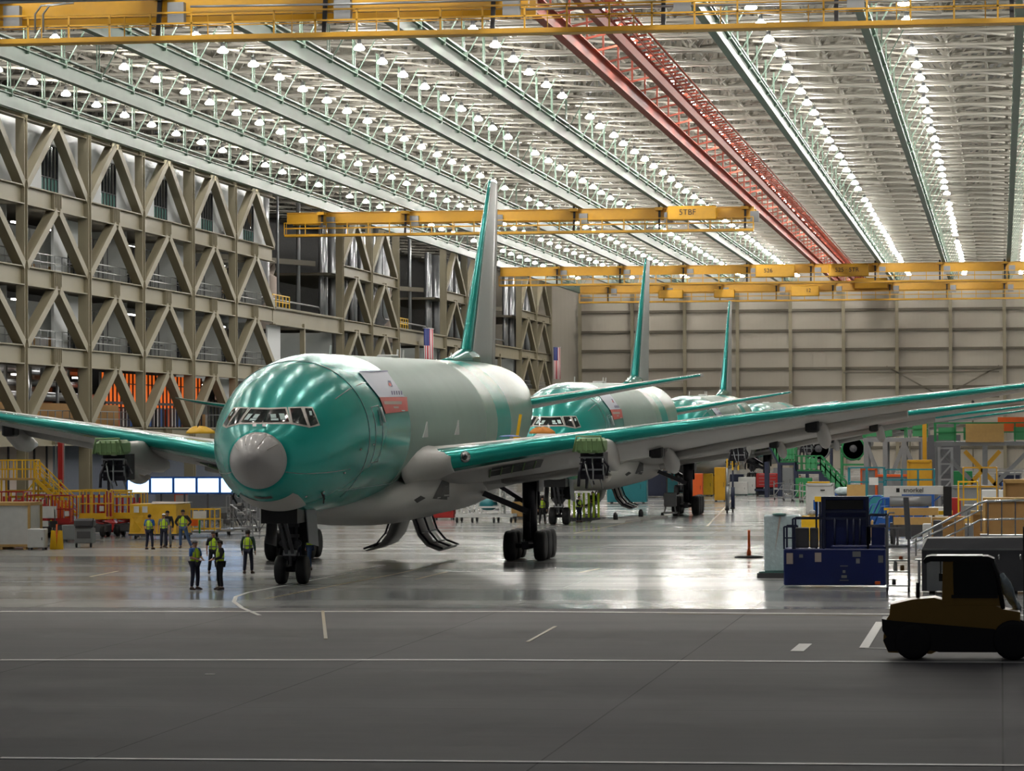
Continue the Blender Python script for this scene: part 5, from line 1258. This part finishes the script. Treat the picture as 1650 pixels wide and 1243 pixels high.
# ------------------------------------------------------------------ blue lift machine
p = gnd(1345, 948); t = thing('blue_lift_machine', 'dark blue heavy lift machine with railings in the right foreground', 'lift machine', (p.x, p.y, 0)); s_ = p.y/FP
X_ = lambda px: (px-1345)*s_*1.01; Z_ = lambda py: CAMH+(693.8-py)*s_
BL = mat('machine_blue', lin(16, 34, 96), .38, var=.2)
MB().cbox((X_(1345), .9, (Z_(884)+.05)/2+.03), (X_(1427)-X_(1265), 1.8, Z_(884)-.08), .04).obj('base_housing', BL, t)
MB().cbox((X_(1382), .9, (Z_(884)+.3)/2), (X_(1427)-X_(1340), 1.7, Z_(880)-.1), .05).obj('housing', BL, t)
MB().box((X_(1360), .8, (Z_(800)+Z_(884))/2), (X_(1398)-X_(1325), .9, Z_(800)-Z_(884))).obj('mast_housing', BL, t)
b = MB()
for px in (1328, 1397): b.bar((X_(px), .3, Z_(884)), (X_(px), .3, Z_(800)), .12)
for py in (802, 824, 835): b.bar((X_(1328), .3, Z_(py)), (X_(1397), .3, Z_(py)), .1)
for px in (1316, 1322): b.bar((X_(px), .25, Z_(884)), (X_(px), .25, Z_(808)), .07)
for px in (1345, 1365, 1375, 1385): b.tube((X_(px), .28, Z_(884)), (X_(px), .28, Z_(835)), .04)
b.obj('mast_rail', 'navy_paint', t)
b = MB(); b.box((X_(1360), .335, Z_(813)), (1.4, .02, .34)); b.obj('mast_opening', 'black', t)
b = MB()
for (xa, xb, yt) in ((1265, 1282, 848), (1279, 1328, 835), (1398, 1427, 848), (1398, 1427, 830)):
    for y in (.05, 1.7):
        b.bar((X_(xa), y, Z_(yt)), (X_(xb), y, Z_(yt)), .06); b.bar((X_(xa), y, Z_(884)), (X_(xa), y, Z_(yt)), .07); b.bar((X_(xb), y, Z_(884)), (X_(xb), y, Z_(yt)), .06)
b.bar((X_(1265), .05, Z_(866)), (X_(1282), .05, Z_(866)), .05); b.obj('handrail', 'navy_paint', t)
MB().cbox((X_(1293), .4, Z_(866)), (.5, .4, .75), .03).obj('control_cabinet', 'dark_grey', t); MB().cbox((X_(1312), .4, Z_(866)), (.3, .4, .75), .03).obj('control_cabinet', 'dark_grey', t)
MB().cbox((X_(1414), .5, Z_(866)), (.5, .6, .8), .03).obj('side_cabinet', BL, t)
for (px, py, w, h, m_) in ((1274, 899, .24, .4, 'pink_beige'), (1319, 897, .24, .34, 'pink_beige'), (1380, 892, .3, .2, 'grey_paint'), (1382, 903, .14, .18, 'grey_paint'), (1418, 900, .18, .26, 'grey_paint'), (1292, 895, .14, .12, 'grey_paint')):
    pl = MB().box((X_(px), -.03, Z_(py)), (w, .02, h)).obj('notice_plate', m_, t)
for (py, w, h) in ((911, .28, .03), (920, .1, .1), (928, .2, .1), (934, .32, .03)): MB().box((X_(1360), -.025 if py else 0, Z_(py)), (w, .02, h)).obj('decal', 'grey_paint', t)
MB().cbox((X_(1413), -.03, Z_(938)), (.2, .06, .12), .02).obj('marker_lamp', 'orange_paint', t)
# plastic wrapped panel on pallet
p = gnd(1256, 932); t = thing('wrapped_panel', 'tall pale wrapped panel standing on a pallet left of the blue machine', 'wrapped panel', (p.x, p.y+.5, 0))
MB().box((0, 0, .1), (1.75, 1.3, .2)).obj('pallet', 'dark_grey', t); b = MB(); b.cbox((.1, .1, 1.35), (1.45, .5, 2.25), .06).obj('panel', 'plastic_wrap', t)
MB().box((-.2, -.3, .23), (1.2, .6, .05)).obj('base_sheet', 'glass_green', t); MB().ball((-.02, 0, 2.5), .3, .3, .06, 12).obj('cap', 'glass_green', t)
b = MB().add([(-.2, -.17, 1.0), (-.02, -.17, 2.4), (.06, -.17, 2.4)], [(0, 1, 2)]).obj('tape', 'pink_beige', t)
# orange delineator
p = gnd(1207, 899); t = thing('delineator_post', 'orange delineator post on a wide flat black base', 'delineator post', (p.x, p.y, 0))
MB().lathe([(.66, 0), (.66, .05), (.5, .09), (.1, .1)], (0, 0, 0), n=8).obj('base', 'rubber', t); MB().lathe([(.1, .1), (.09, .3), (.06, .35), (.055, 1.2), (.07, 1.25), (.03, 1.26)], (0, 0, 0)).obj('post', 'orange_paint', t)
# rolling ladder
p = gnd(1447, 956); t = thing('rolling_ladder', 'tall grey rolling shelf ladder right beside the blue machine', 'rolling ladder', (p.x, p.y+.4, 0))
b = MB()
for x in (-.38, .38):
    for y in (-.35, .35): b.bar((x, y, .15), (x, y, 2.75), .07)
b.path([(-.38, -.35, 2.7), (-.3, -.35, 2.85), (-.1, -.35, 2.85)], .035); b.bar((-.38, -.35, 2.3), (.38, -.35, 2.3), .05); b.bar((-.38, -.35, 1.65), (.38, -.35, 1.65), .08)
b.bar((.38, -.3, 1.9), (.3, -.3, 3.4), .2, .12); b.obj('frame', 'grey_paint', t)
for q, z in enumerate((.25, .75, 1.15, 1.62)): MB().box((0, 0, z), (.72, .66, .04)).obj('shelf', 'galv', t)
for x in (-.38, .38): wheel_mb((x, -.3, .12), .12, .08, 14).obj('caster', mm('rubber', 'galv', 'black'), t)
for i, (x, z, h, m_) in enumerate(((-.1, .78, .34, 'white_paint'), (.15, .78, .2, 'cardboard'), (-.15, .28, .22, 'dark_grey'), (.1, 1.18, .12, 'orange_paint'))):
    q = MB().lathe([(.07, 0), (.07, h*.8), (.03, h)], (0, 0, 0), n=12).obj('container', m_); q.location = (p.x+x, p.y+.3, z); tag(q, ['white canister on the rolling ladder middle shelf', 'brown canister on the rolling ladder middle shelf', 'dark canister on the rolling ladder bottom shelf', 'orange can on the rolling ladder upper shelf'][i], 'canister')
# big grey bin
p = gnd(1566, 958); t = thing('grey_tank', 'large grey tank housing behind the forklift', 'tank', (p.x, p.y+1.4, 0))
MB().loft([[(-1.75, -1.2, .1), (1.95, -1.2, .1), (1.95, 1.2, .1), (-1.75, 1.2, .1)], [(-1.75, -1.2, 1.55), (1.95, -1.2, 1.55), (1.95, 1.2, 1.55), (-1.75, 1.2, 1.55)], [(-1.55, -1.0, 1.95), (1.95, -1.0, 1.98), (1.95, 1.0, 1.98), (-1.55, 1.0, 1.95)]], smooth=False).obj('body', 'dark_grey', t)
MB().box((.1, -1.22, 1.57), (3.6, .05, .06)).obj('rim', 'grey_paint', t); MB().box((-1.2, -1.25, .75), (.75, .06, 1.3)).obj('white_panel', 'grey_paint', t)
for x in (.95, 1.7): MB().tube((x, -1.3, 1.2), (x, -1.3, 1.4), .04).obj('latch', 'chrome', t)
for x in (-1.4, 1.5): MB().box((x, 0, .05), (.2, 2, .1)).obj('foot', 'black', t)
# ------------------------------------------------------------------ forklift
p = gnd(1470, 1064); t = thing('forklift', 'dark yellow forklift in shadow at the right edge, cab side on', 'forklift', (p.x, p.y+.75, 0)); s_ = p.y/FP
fx = lambda px: (px-1470)*s_*1.01; fz = lambda py: CAMH+(693.7-py)*s_
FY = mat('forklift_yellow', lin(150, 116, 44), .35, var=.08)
prof = [(1427, 1000), (1424, 1032), (1432, 1050), (1500, 1052), (1512, 1046), (1600, 1046), (1640, 1046), (1640, 985), (1612, 980), (1603, 975), (1520, 975), (1518, 966), (1505, 962), (1470, 965), (1436, 973), (1434, 990)]
MB().prism([(fx(a), fz(b_)) for a, b_ in prof], 'y', -.62, .62).obj('body', FY, t)
MB().prism([(fx(a), fz(b_)) for a, b_ in ((1422, 996), (1440, 999), (1600, 1012), (1603, 1049), (1512, 1049), (1500, 1046), (1432, 1048), (1424, 1030), (1430, 1025), (1423, 1015))], 'y', -.66, .66).obj('skirt', 'black', t)
for px, r_ in ((1471, .46), (1628, .5)):
    for y in (-.55, .55): wheel_mb((0, 0, 0), r_, .3, 24).obj('wheel', mm('rubber', 'dark_grey', 'black'), t)
ws = [c for c in t.children if c.name.startswith('wheel')]
for w_, (px, y, r_) in zip(ws, ((1471, -.58, .46), (1471, .58, .46), (1628, -.58, .5), (1628, .58, .5))): w_.location = (fx(px), y, r_); w_.rotation_euler = (0, 0, R(90))
for y_ in (-.6, .5): MB().prism([(fx(a), fz(b_)) for a, b_ in ((1517, 975), (1519, 900), (1534, 900), (1536, 975))], 'y', y_, y_+.1).obj('cab_pillar', FY, t)
MB().prism([(fx(a), fz(b_)) for a, b_ in ((1535, 958), (1535, 904), (1594, 904), (1602, 925), (1608, 958))], 'y', -.53, -.5).obj('cab_window', 'glass_dark', t)
MB().prism([(fx(a), fz(b_)) for a, b_ in ((1535, 975), (1535, 958), (1608, 958), (1613, 975))], 'y', -.58, -.52).obj('cab_door', FY, t)
for y in (-.58, .54): b = MB(); b.path([(fx(1596), y, fz(902)), (fx(1604), y, fz(925)), (fx(1613), y, fz(980))], .055); b.bar((fx(1532), y, fz(960)), (fx(1605), y, fz(960)), .06, .08); b.obj('window_frame', 'black', t)
MB().prism([(fx(a), fz(b_)) for a, b_ in ((1488, 903), (1492, 897), (1500, 895), (1590, 896), (1600, 900), (1600, 905), (1500, 904), (1490, 908))], 'y', -.62, .62).obj('roof', 'black', t)
MB().box((fx(1545), 0, fz(895.5)), (1.15, 1.0, .02)).obj('roof_sheet', 'galv', t)
MB().box((fx(1569), -.56, fz(932)), (1.0, .02, .85)).obj('cab_window', 'glass_dark', t) if False else None
MB().cbox((fx(1545), 0, fz(962)), (.5, .5, .2), .05).cbox((fx(1536), 0, fz(942)), (.14, .5, .55), .05).obj('seat', 'black', t)
MB().path([(fx(1592), 0, fz(975)), (fx(1582), 0, fz(952))], .03).lathe([(.19, 0), (.2, .02), (.17, .03)], (fx(1581), 0, fz(950)), 'z', 18).obj('steering_wheel', 'black', t)
MB().box((fx(1515), -.3, fz(915)), (.03, .03, .4)).box((fx(1516), -.3, fz(930)), (.12, .1, .2)).obj('work_lamp', 'dark_metal', t)
MB().tube((fx(1478), .2, fz(968)), (fx(1478), .2, fz(940)), .05).obj('exhaust', 'black', t)
m_ = MB()
for y in (-.35, .35): m_.bar((fx(1652), y, .1), (fx(1652), y, fz(850)), .22, .14)
for z in (.3, 1.2, 2.2, 3.2): m_.bar((fx(1652), -.35, z), (fx(1652), .35, z), .1)
m_.obj('mast', 'black', t); b = MB()
for q in range(3): b.path([(fx(1612), -.3, fz(994+9*q)), (fx(1622), -.35, fz(990+9*q)), (fx(1635), -.35, fz(990+9*q))], .03)
b.obj('hydraulic_hose', 'galv', t)
for y in (-.35, .35): MB().box((fx(1652)+.8, y, .12), (1.5, .12, .06)).obj('fork', 'black', t)
w_ = MB(); rnd = random.Random(4); rs = []
for i in range(8):
    q = i/7; rs.append([(lerp(-.2, .25, q)+.13*math.cos(a)*(1.15-abs(q-.4)), .3*math.sin(a)*.5, lerp(.85, .0, q)+.10*math.sin(a*2+i)) for a in [2*math.pi*k/12 for k in range(12)]])
w_.loft(rs); o = w_.obj('plastic_bundle', 'plastic_wrap'); o.location = (p.x+fx(1620)+.03, p.y+1.35, fz(985)); tag(o, 'crumpled clear plastic wrap bundle hanging in front of the forklift cab', 'plastic wrap')

# further loose equipment among the right hand stands
for i, (px, py, w, h, d, m_, cat, nm, lab) in enumerate((
    (1340, 815, 1.2, 1.1, 1, 'mid_blue', 'cabinet', 'blue_cabinet', 'small blue cabinet behind the white lidded crate'),
    (1385, 870, 1.4, .9, 1, 'wood', 'box', 'wooden_box', 'low wooden box just behind the blue machine railings'),
    (1512, 858, 1.1, 1.3, 1, 'white_paint', 'cabinet', 'white_cabinet', 'white cabinet between the boom lift and the pale yellow cage'),
    (1535, 845, 1.0, 1.5, 1, 'red_paint', 'cabinet', 'red_cabinet', 'red cabinet behind the black block of the boom lift'),
    (1590, 870, 1.1, 1.2, 1, 'orange_paint', 'cabinet', 'orange_cabinet', 'orange cabinet below the big yellow cage'),
    (1600, 838, 1.4, 1.8, 1, 'white_paint', 'cabinet', 'white_cabinet', 'white cabinet right of the big yellow cage'),
    (1462, 812, 1.6, 2.2, 1, 'mid_blue', 'cabinet', 'blue_cabinet', 'tall blue cabinet seen between grey platform legs'),
    (1418, 812, 1.6, 1.6, 1, 'white_paint', 'cabinet', 'white_cabinet', 'white cabinet seen between grey platform legs'),
    (1552, 818, 1.4, 2.6, 1, 'green_paint', 'cabinet', 'green_cabinet', 'green cabinet behind the scissor braced platform'),
    (1632, 835, 1.4, 2.2, 1, 'mid_blue', 'cabinet', 'blue_cabinet', 'blue cabinet at the right frame edge under the platform'),
    (714, 838, 1.4, .9, 1, 'red_paint', 'cabinet', 'red_cabinet', 'low red cabinet left of the white maintenance stand'),
    (838, 836, 1.2, 1.0, 1, 'wood', 'box', 'wooden_box', 'wooden box right of the white maintenance stand'),
    (1121, 809, 1.1, 2.2, 1, 'orange_paint', 'cabinet', 'orange_cabinet', 'orange upright cabinet left of the yellow pump cabinets'))):
    cabinet(nm, lab, px, py, w, h, d, m_, cat)
# guard rails with hoses in front of the stands
for i, (px, py, w, m_, lab) in enumerate(((1450, 862, 3.0, 'galv', 'silver guard rail behind the cream beams'), (1545, 872, 2.6, 'safety_yellow', 'yellow guard rail in front of the pale yellow cage'), (1625, 866, 2.4, 'galv', 'silver guard rail behind the brown crates'),
      (1395, 835, 2.4, 'safety_yellow', 'yellow guard rail in front of the teal railed stand'), (430, 868, 1.6, 'galv', 'silver guard rail partly behind the nose wheel bay'), (230, 858, 3., 'red_paint', 'red guard rail behind the yellow covered crate'))):
    p, _ = spot(px, py); t = thing('guard_rail', lab, 'guard rail', (p.x, p.y, 0)); b = MB()
    for z in (.15, .6, 1.1): b.bar((-w/2, 0, z), (w/2, 0, z), .06)
    for q in range(5): b.bar((-w/2+w*q/4, 0, 0), (-w/2+w*q/4, 0, 1.1), .06)
    b.obj('rail', m_, t); b = MB(); b.path([(-w/2+.1, -.06, 1.1), (-w/4, -.1, .4), (0, -.06, 1.05), (w/4, -.1, .5), (w/2-.1, -.06, 1.1)], .04, 6); b.obj('hose', 'black', t)

# covers lying on the wings of the front aircraft
def heap(name, label, cat, px, py, Y, w, d, h, m_, seed):
    P = at(px, py, Y); rnd = random.Random(seed); b = MB(); rs = []
    for z, k in ((0, 1.), (.3, .95), (.65, .7), (.9, .45), (1., .12)):
        rs.append([(w/2*k*math.cos(a)*(1+.18*math.sin(3*a+seed)), d/2*k*math.sin(a), h*z*(1+.25*math.sin(5*a+seed))) for a in [2*math.pi*q/20 for q in range(20)]])
    o = b.loft(rs).obj(name, m_); o.location = P; return tag(o, label, cat)
heap('wing_cover', 'crumpled yellow cover lying on the left wing root beside the aircraft nose', 'cover', 320, 699, 147.5, 1.3, 1., .28, 'tarp_yellow', 1)
heap('wing_cover', 'tan and orange cover heap on the right wing below the second nose', 'cover', 872, 699, 152, 1.1, 1., .25, mat('tarp_orange', lin(205, 130, 50), .7), 2)
heap('wing_cover', 'flat blue sheet on the right wing root close to the front fuselage', 'cover', 822, 704, 150, .9, .8, .06, 'mid_blue', 3)
a = at(833, 706, 151); c = at(839, 668, 151); t = MB().bar((0, 0, 0), (c.x-a.x, 0, c.z-a.z), .12).bar((-.15, 0, 0), (.15, 0, 0), .1).obj('yellow_pole', 'safety_yellow'); t.location = a; tag(t, 'slanted yellow pole standing on the right wing by the fuselage', 'pole')
# ------------------------------------------------------------------ people
mat('skin', lin(190, 140, 115), .6, var=.05); mat('denim', lin(62, 84, 120), .8); mat('trouser_navy', lin(32, 34, 52), .85); mat('cloth_black', lin(28, 28, 32), .85); mat('cloth_grey', lin(120, 122, 126), .85)
mat('cloth_blue', lin(40, 90, 160), .8); mat('cloth_green', lin(40, 60, 52), .85); mat('hair_dark', lin(45, 34, 28), .8); mat('boot', lin(60, 44, 36), .7); mat('eye_dark', lin(25, 20, 20), .4)
def vest_mat():
    m = mat('hi_vis', lin(206, 238, 50), .7, var=.08, scale=4); nt = m.node_tree; N = nt.nodes; L = nt.links; bs = N['Principled BSDF']
    tc = N.new('ShaderNodeTexCoord'); sp = N.new('ShaderNodeSeparateXYZ'); L.new(tc.outputs['Object'], sp.inputs[0])
    def band(sock, c, w):
        a = N.new('ShaderNodeMath'); a.operation = 'COMPARE'; a.inputs[1].default_value = c; a.inputs[2].default_value = w; L.new(sock, a.inputs[0]); return a.outputs[0]
    ab = N.new('ShaderNodeMath'); ab.operation = 'ABSOLUTE'; L.new(sp.outputs['X'], ab.inputs[0])
    o1 = band(sp.outputs['Z'], 1.12, .025); o2 = band(ab.outputs[0], .10, .022)
    mx = N.new('ShaderNodeMath'); mx.operation = 'MAXIMUM'; L.new(o1, mx.inputs[0]); L.new(o2, mx.inputs[1])
    old = bs.inputs['Base Color'].links[0].from_socket
    c = N.new('ShaderNodeMix'); c.data_type = 'RGBA'; L.new(mx.outputs[0], c.inputs[0]); L.new(old, c.inputs[6]); c.inputs[7].default_value = (*lin(120, 124, 110), 1); L.new(c.outputs[2], bs.inputs['Base Color'])
vest_mat()
def skinned(name, chains, m, parent, sub=1):
    """chains: list of [(point, rx, ry), ...]; points shared by equal coordinates"""
    vs, es, rad, idx = [], [], [], {}
    for ch in chains:
        prev = None
        for p, a, c in ch:
            k = tuple(round(x, 4) for x in p)
            if k not in idx: idx[k] = len(vs); vs.append(k); rad.append((a, c))
            if prev is not None and prev != idx[k]: es.append((prev, idx[k]))
            prev = idx[k]
    me = bpy.data.meshes.new(name); me.from_pydata(vs, es, []); o = bpy.data.objects.new(name, me); COL.objects.link(o); o.parent = parent
    me.materials.append(MATS[m]); sk = o.modifiers.new('skin', 'SKIN'); sk.use_smooth_shade = True
    if not me.skin_vertices: 
        o_prev = bpy.context.view_layer.objects.active
    for i, sv in enumerate(me.skin_vertices[0].data): sv.radius = rad[i]; sv.use_root = (i == 0)
    if sub: ss = o.modifiers.new('sub', 'SUBSURF'); ss.levels = sub; ss.render_levels = sub
    return o
def person(label, px, py, h=1.76, rz=0., top='cloth_black', legs='trouser_navy', head='hair_dark', cap=None, vest=True, arms='down', stance=.12, yoff=0., sleeves='long', lean=0., spread=0., Y=None):
    p = gnd(px, py); t = thing('person', label, 'person', (p.x, p.y+yoff, 0), rz); k = h/1.76; t.scale = (k, k, k)
    st = stance
    P = dict(pel=(0, 0, .96), sp=(0, -.01+lean*.3, 1.15), ch=(0, -.01+lean, 1.34), nk=(0, .0+lean, 1.50), hd=(0, -.02+lean, 1.62))
    hip = lambda s: (s*.1, 0, .93); kn = lambda s: (s*(.11+st*.4+max(0, s*spread)*.4), -.03, .5); an = lambda s: (s*(.1+st)+(s*spread if s > 0 else 0), .02, .09); toe = lambda s: (an(s)[0]+s*.03, -.17, .035)
    sh = lambda s: (s*.2, lean, 1.43)
    def arm(s):
        if arms == 'down': return (s*.27, .02+lean, 1.14), (s*.27, -.06+lean, .88)
        if arms == 'folded': return (s*.27, -.04, 1.17), (-s*.06, -.22, 1.18)
        if arms == 'hips': return (s*.36, .05, 1.18), (s*.19, -.08, 1.0)
        if arms == 'front': return (s*.26, -.05+lean, 1.16), (s*.12, -.28+lean, 1.08)
        if arms == 'phone': return ((s*.28, -.08, 1.18), (s*.08, -.25, 1.32)) if s > 0 else ((s*.28, .0, 1.16), (s*.24, -.12, .93))
    ch = [[(P['pel'], .15, .11), (P['sp'], .14, .10), (P['ch'], .13, .09), (P['nk'], .055, .055), (P['hd'], .078, .09), ((0, -.02+lean, 1.69), .07, .085)]]
    for s in (-1, 1):
        e, w = arm(s); d = (V(w)-V(e)).normalized(); hnd = V(w)+d*.07; side = V((0, -1, 0)) if abs(d.y) < .7 else V((1, 0, 0))
        side = (side-d*side.dot(d)).normalized()
        ch.append([(P['ch'], .13, .09), (sh(s), .06, .055), (e, .045, .045), (w, .028, .024), (tuple(hnd), .038, .018)])
        for q in range(4):      # four fingers, unequal and slightly curled
            b0 = hnd+side*(-.03+.02*q)+d*.02; L_ = (.065, .075, .07, .055)[q]; m1 = b0+d*L_*.5; m2 = b0+d*L_*.9+V((-s*.015, 0, 0))
            ch.append([(tuple(hnd), .038, .018), (tuple(b0), .009, .009), (tuple(m1), .009, .009), (tuple(m2), .007, .007)])
        th = V(w)+d*.03+side*.04; ch.append([(w, .028, .024), (tuple(th), .011, .011), (tuple(th+d*.04+side*.01), .009, .009)])
        ch.append([(P['pel'], .15, .11), (hip(s), .09, .09), (kn(s), .058, .06), (an(s), .036, .04), (toe(s), .035, .028)])
    body = skinned('body', ch, 'skin', t, 1)
    hx, hy, hz = P['hd']; f = hy-.092
    MB().prism([(f+.005, hz+.03), (f-.026, hz-.012), (f+.01, hz-.018)], 'x', -.012, .012).obj('nose', 'skin', t)
    for s in (-1, 1):
        MB().ball((s*.032, f+.006, hz+.032), .011, .008, .008, 8).obj('eye', 'eye_dark', t); MB().ball((s*.083, hy+.005, hz+.01), .012, .025, .032, 8).obj('ear', 'skin', t)
    MB().box((0, f+.004, hz-.045), (.045, .012, .008)).obj('mouth', 'eye_dark', t)
    hb_ = MB(); rs = []
    for i in range(7):
        a = math.pi/2*i/6; rs.append([(hx+.093*math.cos(a)*math.cos(q), hy+.012+.107*math.cos(a)*math.sin(q)*(1 if math.sin(q) > 0 else .92), hz+.045+.09*math.sin(a)-(.07 if math.sin(q) > .2 and i == 0 else 0)) for q in [2*math.pi*k_/16 for k_ in range(16)]])
    hb_.loft(rs); hair = hb_.obj('hair', head, t)
    if cap:
        c = MB(); rs = [[(hx+.098*math.cos(a)*math.cos(q), hy+.008+.11*math.cos(a)*math.sin(q), hz+.065+.085*math.sin(a)) for q in [2*math.pi*k_/16 for k_ in range(16)]] for a in [math.pi/2*i/5 for i in range(6)]]
        c.loft(rs); c.prism([(-.07, -.1), (.07, -.1), (.05, -.2), (-.05, -.2)], 'z', 0, .015); 
        n = 8; c.v[-n:] = [(x+hx, y+hy, z+hz+.07) for x, y, z in c.v[-n:]]; c.obj('cap', cap, t)
    # shirt with sleeves
    g = .022; sc_ = [[(P['pel'], .155, .12), (P['sp'], .16, .13), (P['ch'], .185, .145), ((0, lean, 1.485), .085, .09)]]
    for s in (-1, 1):
        e, w = arm(s); end = V(e).lerp(V(w), .92 if sleeves == 'long' else 0)*1.0; pt = [(P['ch'], .185, .145), (sh(s), .09, .085), (e, .062, .062)]
        if sleeves == 'long': pt.append((tuple(end), .042, .04))
        sc_.append(pt)
    skinned('shirt', sc_, top, t, 1)
    lg = []
    for s in (-1, 1): lg.append([((0, 0, .98), .165, .125), (hip(s), .108, .108), (kn(s), .078, .08), ((an(s)[0], an(s)[1], .1), .062, .068)])
    skinned('trousers', lg, legs, t, 1)
    for s in (-1, 1):
        a = an(s); MB().loft([[(a[0]+s*.02*(q > .5)+w_*math.cos(b_), lerp(a[1]+.07, a[1]-.2, q), .005+max(0, z_*(.5+.5*math.sin(b_)))) for b_ in [2*math.pi*k_/12 for k_ in range(12)]] for q, w_, z_ in ((0, .035, .08), (.15, .05, .12), (.5, .052, .11), (.8, .055, .075), (1, .035, .05))]).obj('boot', 'boot', t)
    if vest:
        skinned('vest', [[((0, 0, .88), .19, .155), ((0, lean*.3, 1.12), .195, .16), (P['ch'], .215, .175), ((0, lean+.005, 1.44), .16, .12)], [(P['ch'], .215, .175), ((-.15, lean, 1.44), .1, .1)], [(P['ch'], .215, .175), ((.15, lean, 1.44), .1, .1)]], 'hi_vis', t, 1)
    return t
HV = 'worker in yellow vest '
person(HV+'and bright blue shirt with cap, standing nearest the camera', 314, 951, 1.84, R(60), 'cloth_blue', 'trouser_navy', cap='cloth_grey', sleeves='short', stance=.05, arms='front')
person(HV+'over a black hooded jacket, back turned, facing the blue shirted one', 355, 951, 1.84, R(-60), 'cloth_black', 'cloth_black', cap='hair_dark', stance=.06, arms='front')
person(HV+'and dark short sleeves, half hidden behind the hooded worker', 344, 925, 1.76, R(20), 'cloth_black', 'cloth_black', sleeves='short', stance=.08)
person(HV+'with dark green sleeves, alone left of the nose wheels', 400, 925, 1.82, R(175), 'cloth_green', 'trouser_navy', stance=.06)
person(HV+'and navy trousers, leftmost by the yellow covered crate', 241, 886, 1.78, R(165), 'cloth_blue', 'trouser_navy', sleeves='short', stance=.07)
person(HV+'with white cap in the middle of three by the covered crate', 264, 884, 1.76, R(10), 'cloth_grey', 'trouser_navy', cap='white_paint', sleeves='short', stance=.03)
person('dark clothed worker standing just behind the white capped one', 270, 882, 1.86, R(0), 'cloth_black', 'cloth_grey', vest=False, stance=.05, cap='cloth_black')
person(HV+'worn open, blue jeans and a wide stance, by the covered crate', 295, 884, 1.95, R(5), 'cloth_black', 'denim', cap='cloth_black', stance=.02, spread=.26, arms='hips')
person(HV+'and cap, standing behind the front nose wheels', 478, 921, 1.86, R(0), 'cloth_black', 'trouser_navy', cap='cloth_green', stance=.05, arms='folded')
person(HV+'and light jeans, side on at the right of the nose wheels', 492, 921, 1.84, R(-80), 'cloth_green', 'denim', stance=.05, arms='phone', yoff=1.0)
person('worker in a black and white vest, facing away near the main wheels', 874, 845, 1.8, R(180), 'cloth_black', 'cloth_black', stance=.07)
person(HV+'bending at the wheels under the second nose', 933, 842, 1.7, R(60), 'cloth_black', 'trouser_navy', stance=.07, arms='front')
person('worker in grey shorts with folded arms under the second nose', 955, 836, 1.84, R(-10), 'cloth_black', 'cloth_grey', vest=False, stance=.08, arms='folded')
person(HV+'far back under the dark blue stair tower', 1289, 797, 1.8, R(20), 'cloth_black', 'cloth_green', stance=.06)
# ------------------------------------------------------------------ world and view
w = bpy.data.worlds.new('night'); sc.world = w; w.use_nodes = True
bg = w.node_tree.nodes['Background']; bg.inputs[0].default_value = (.9, .92, 1., 1); bg.inputs[1].default_value = .05
vs = sc.view_settings; vs.view_transform = 'Standard'; vs.look = 'None'; vs.gamma = 1; vs.exposure = 0.28; vs.use_curve_mapping = False
cy = sc.cycles; cy.max_bounces = 5; cy.diffuse_bounces = 3; cy.glossy_bounces = 3; cy.transmission_bounces = 2; cy.use_denoising = True; cy.caustics_reflective = False; cy.caustics_refractive = False
cy.sample_clamp_indirect = 4
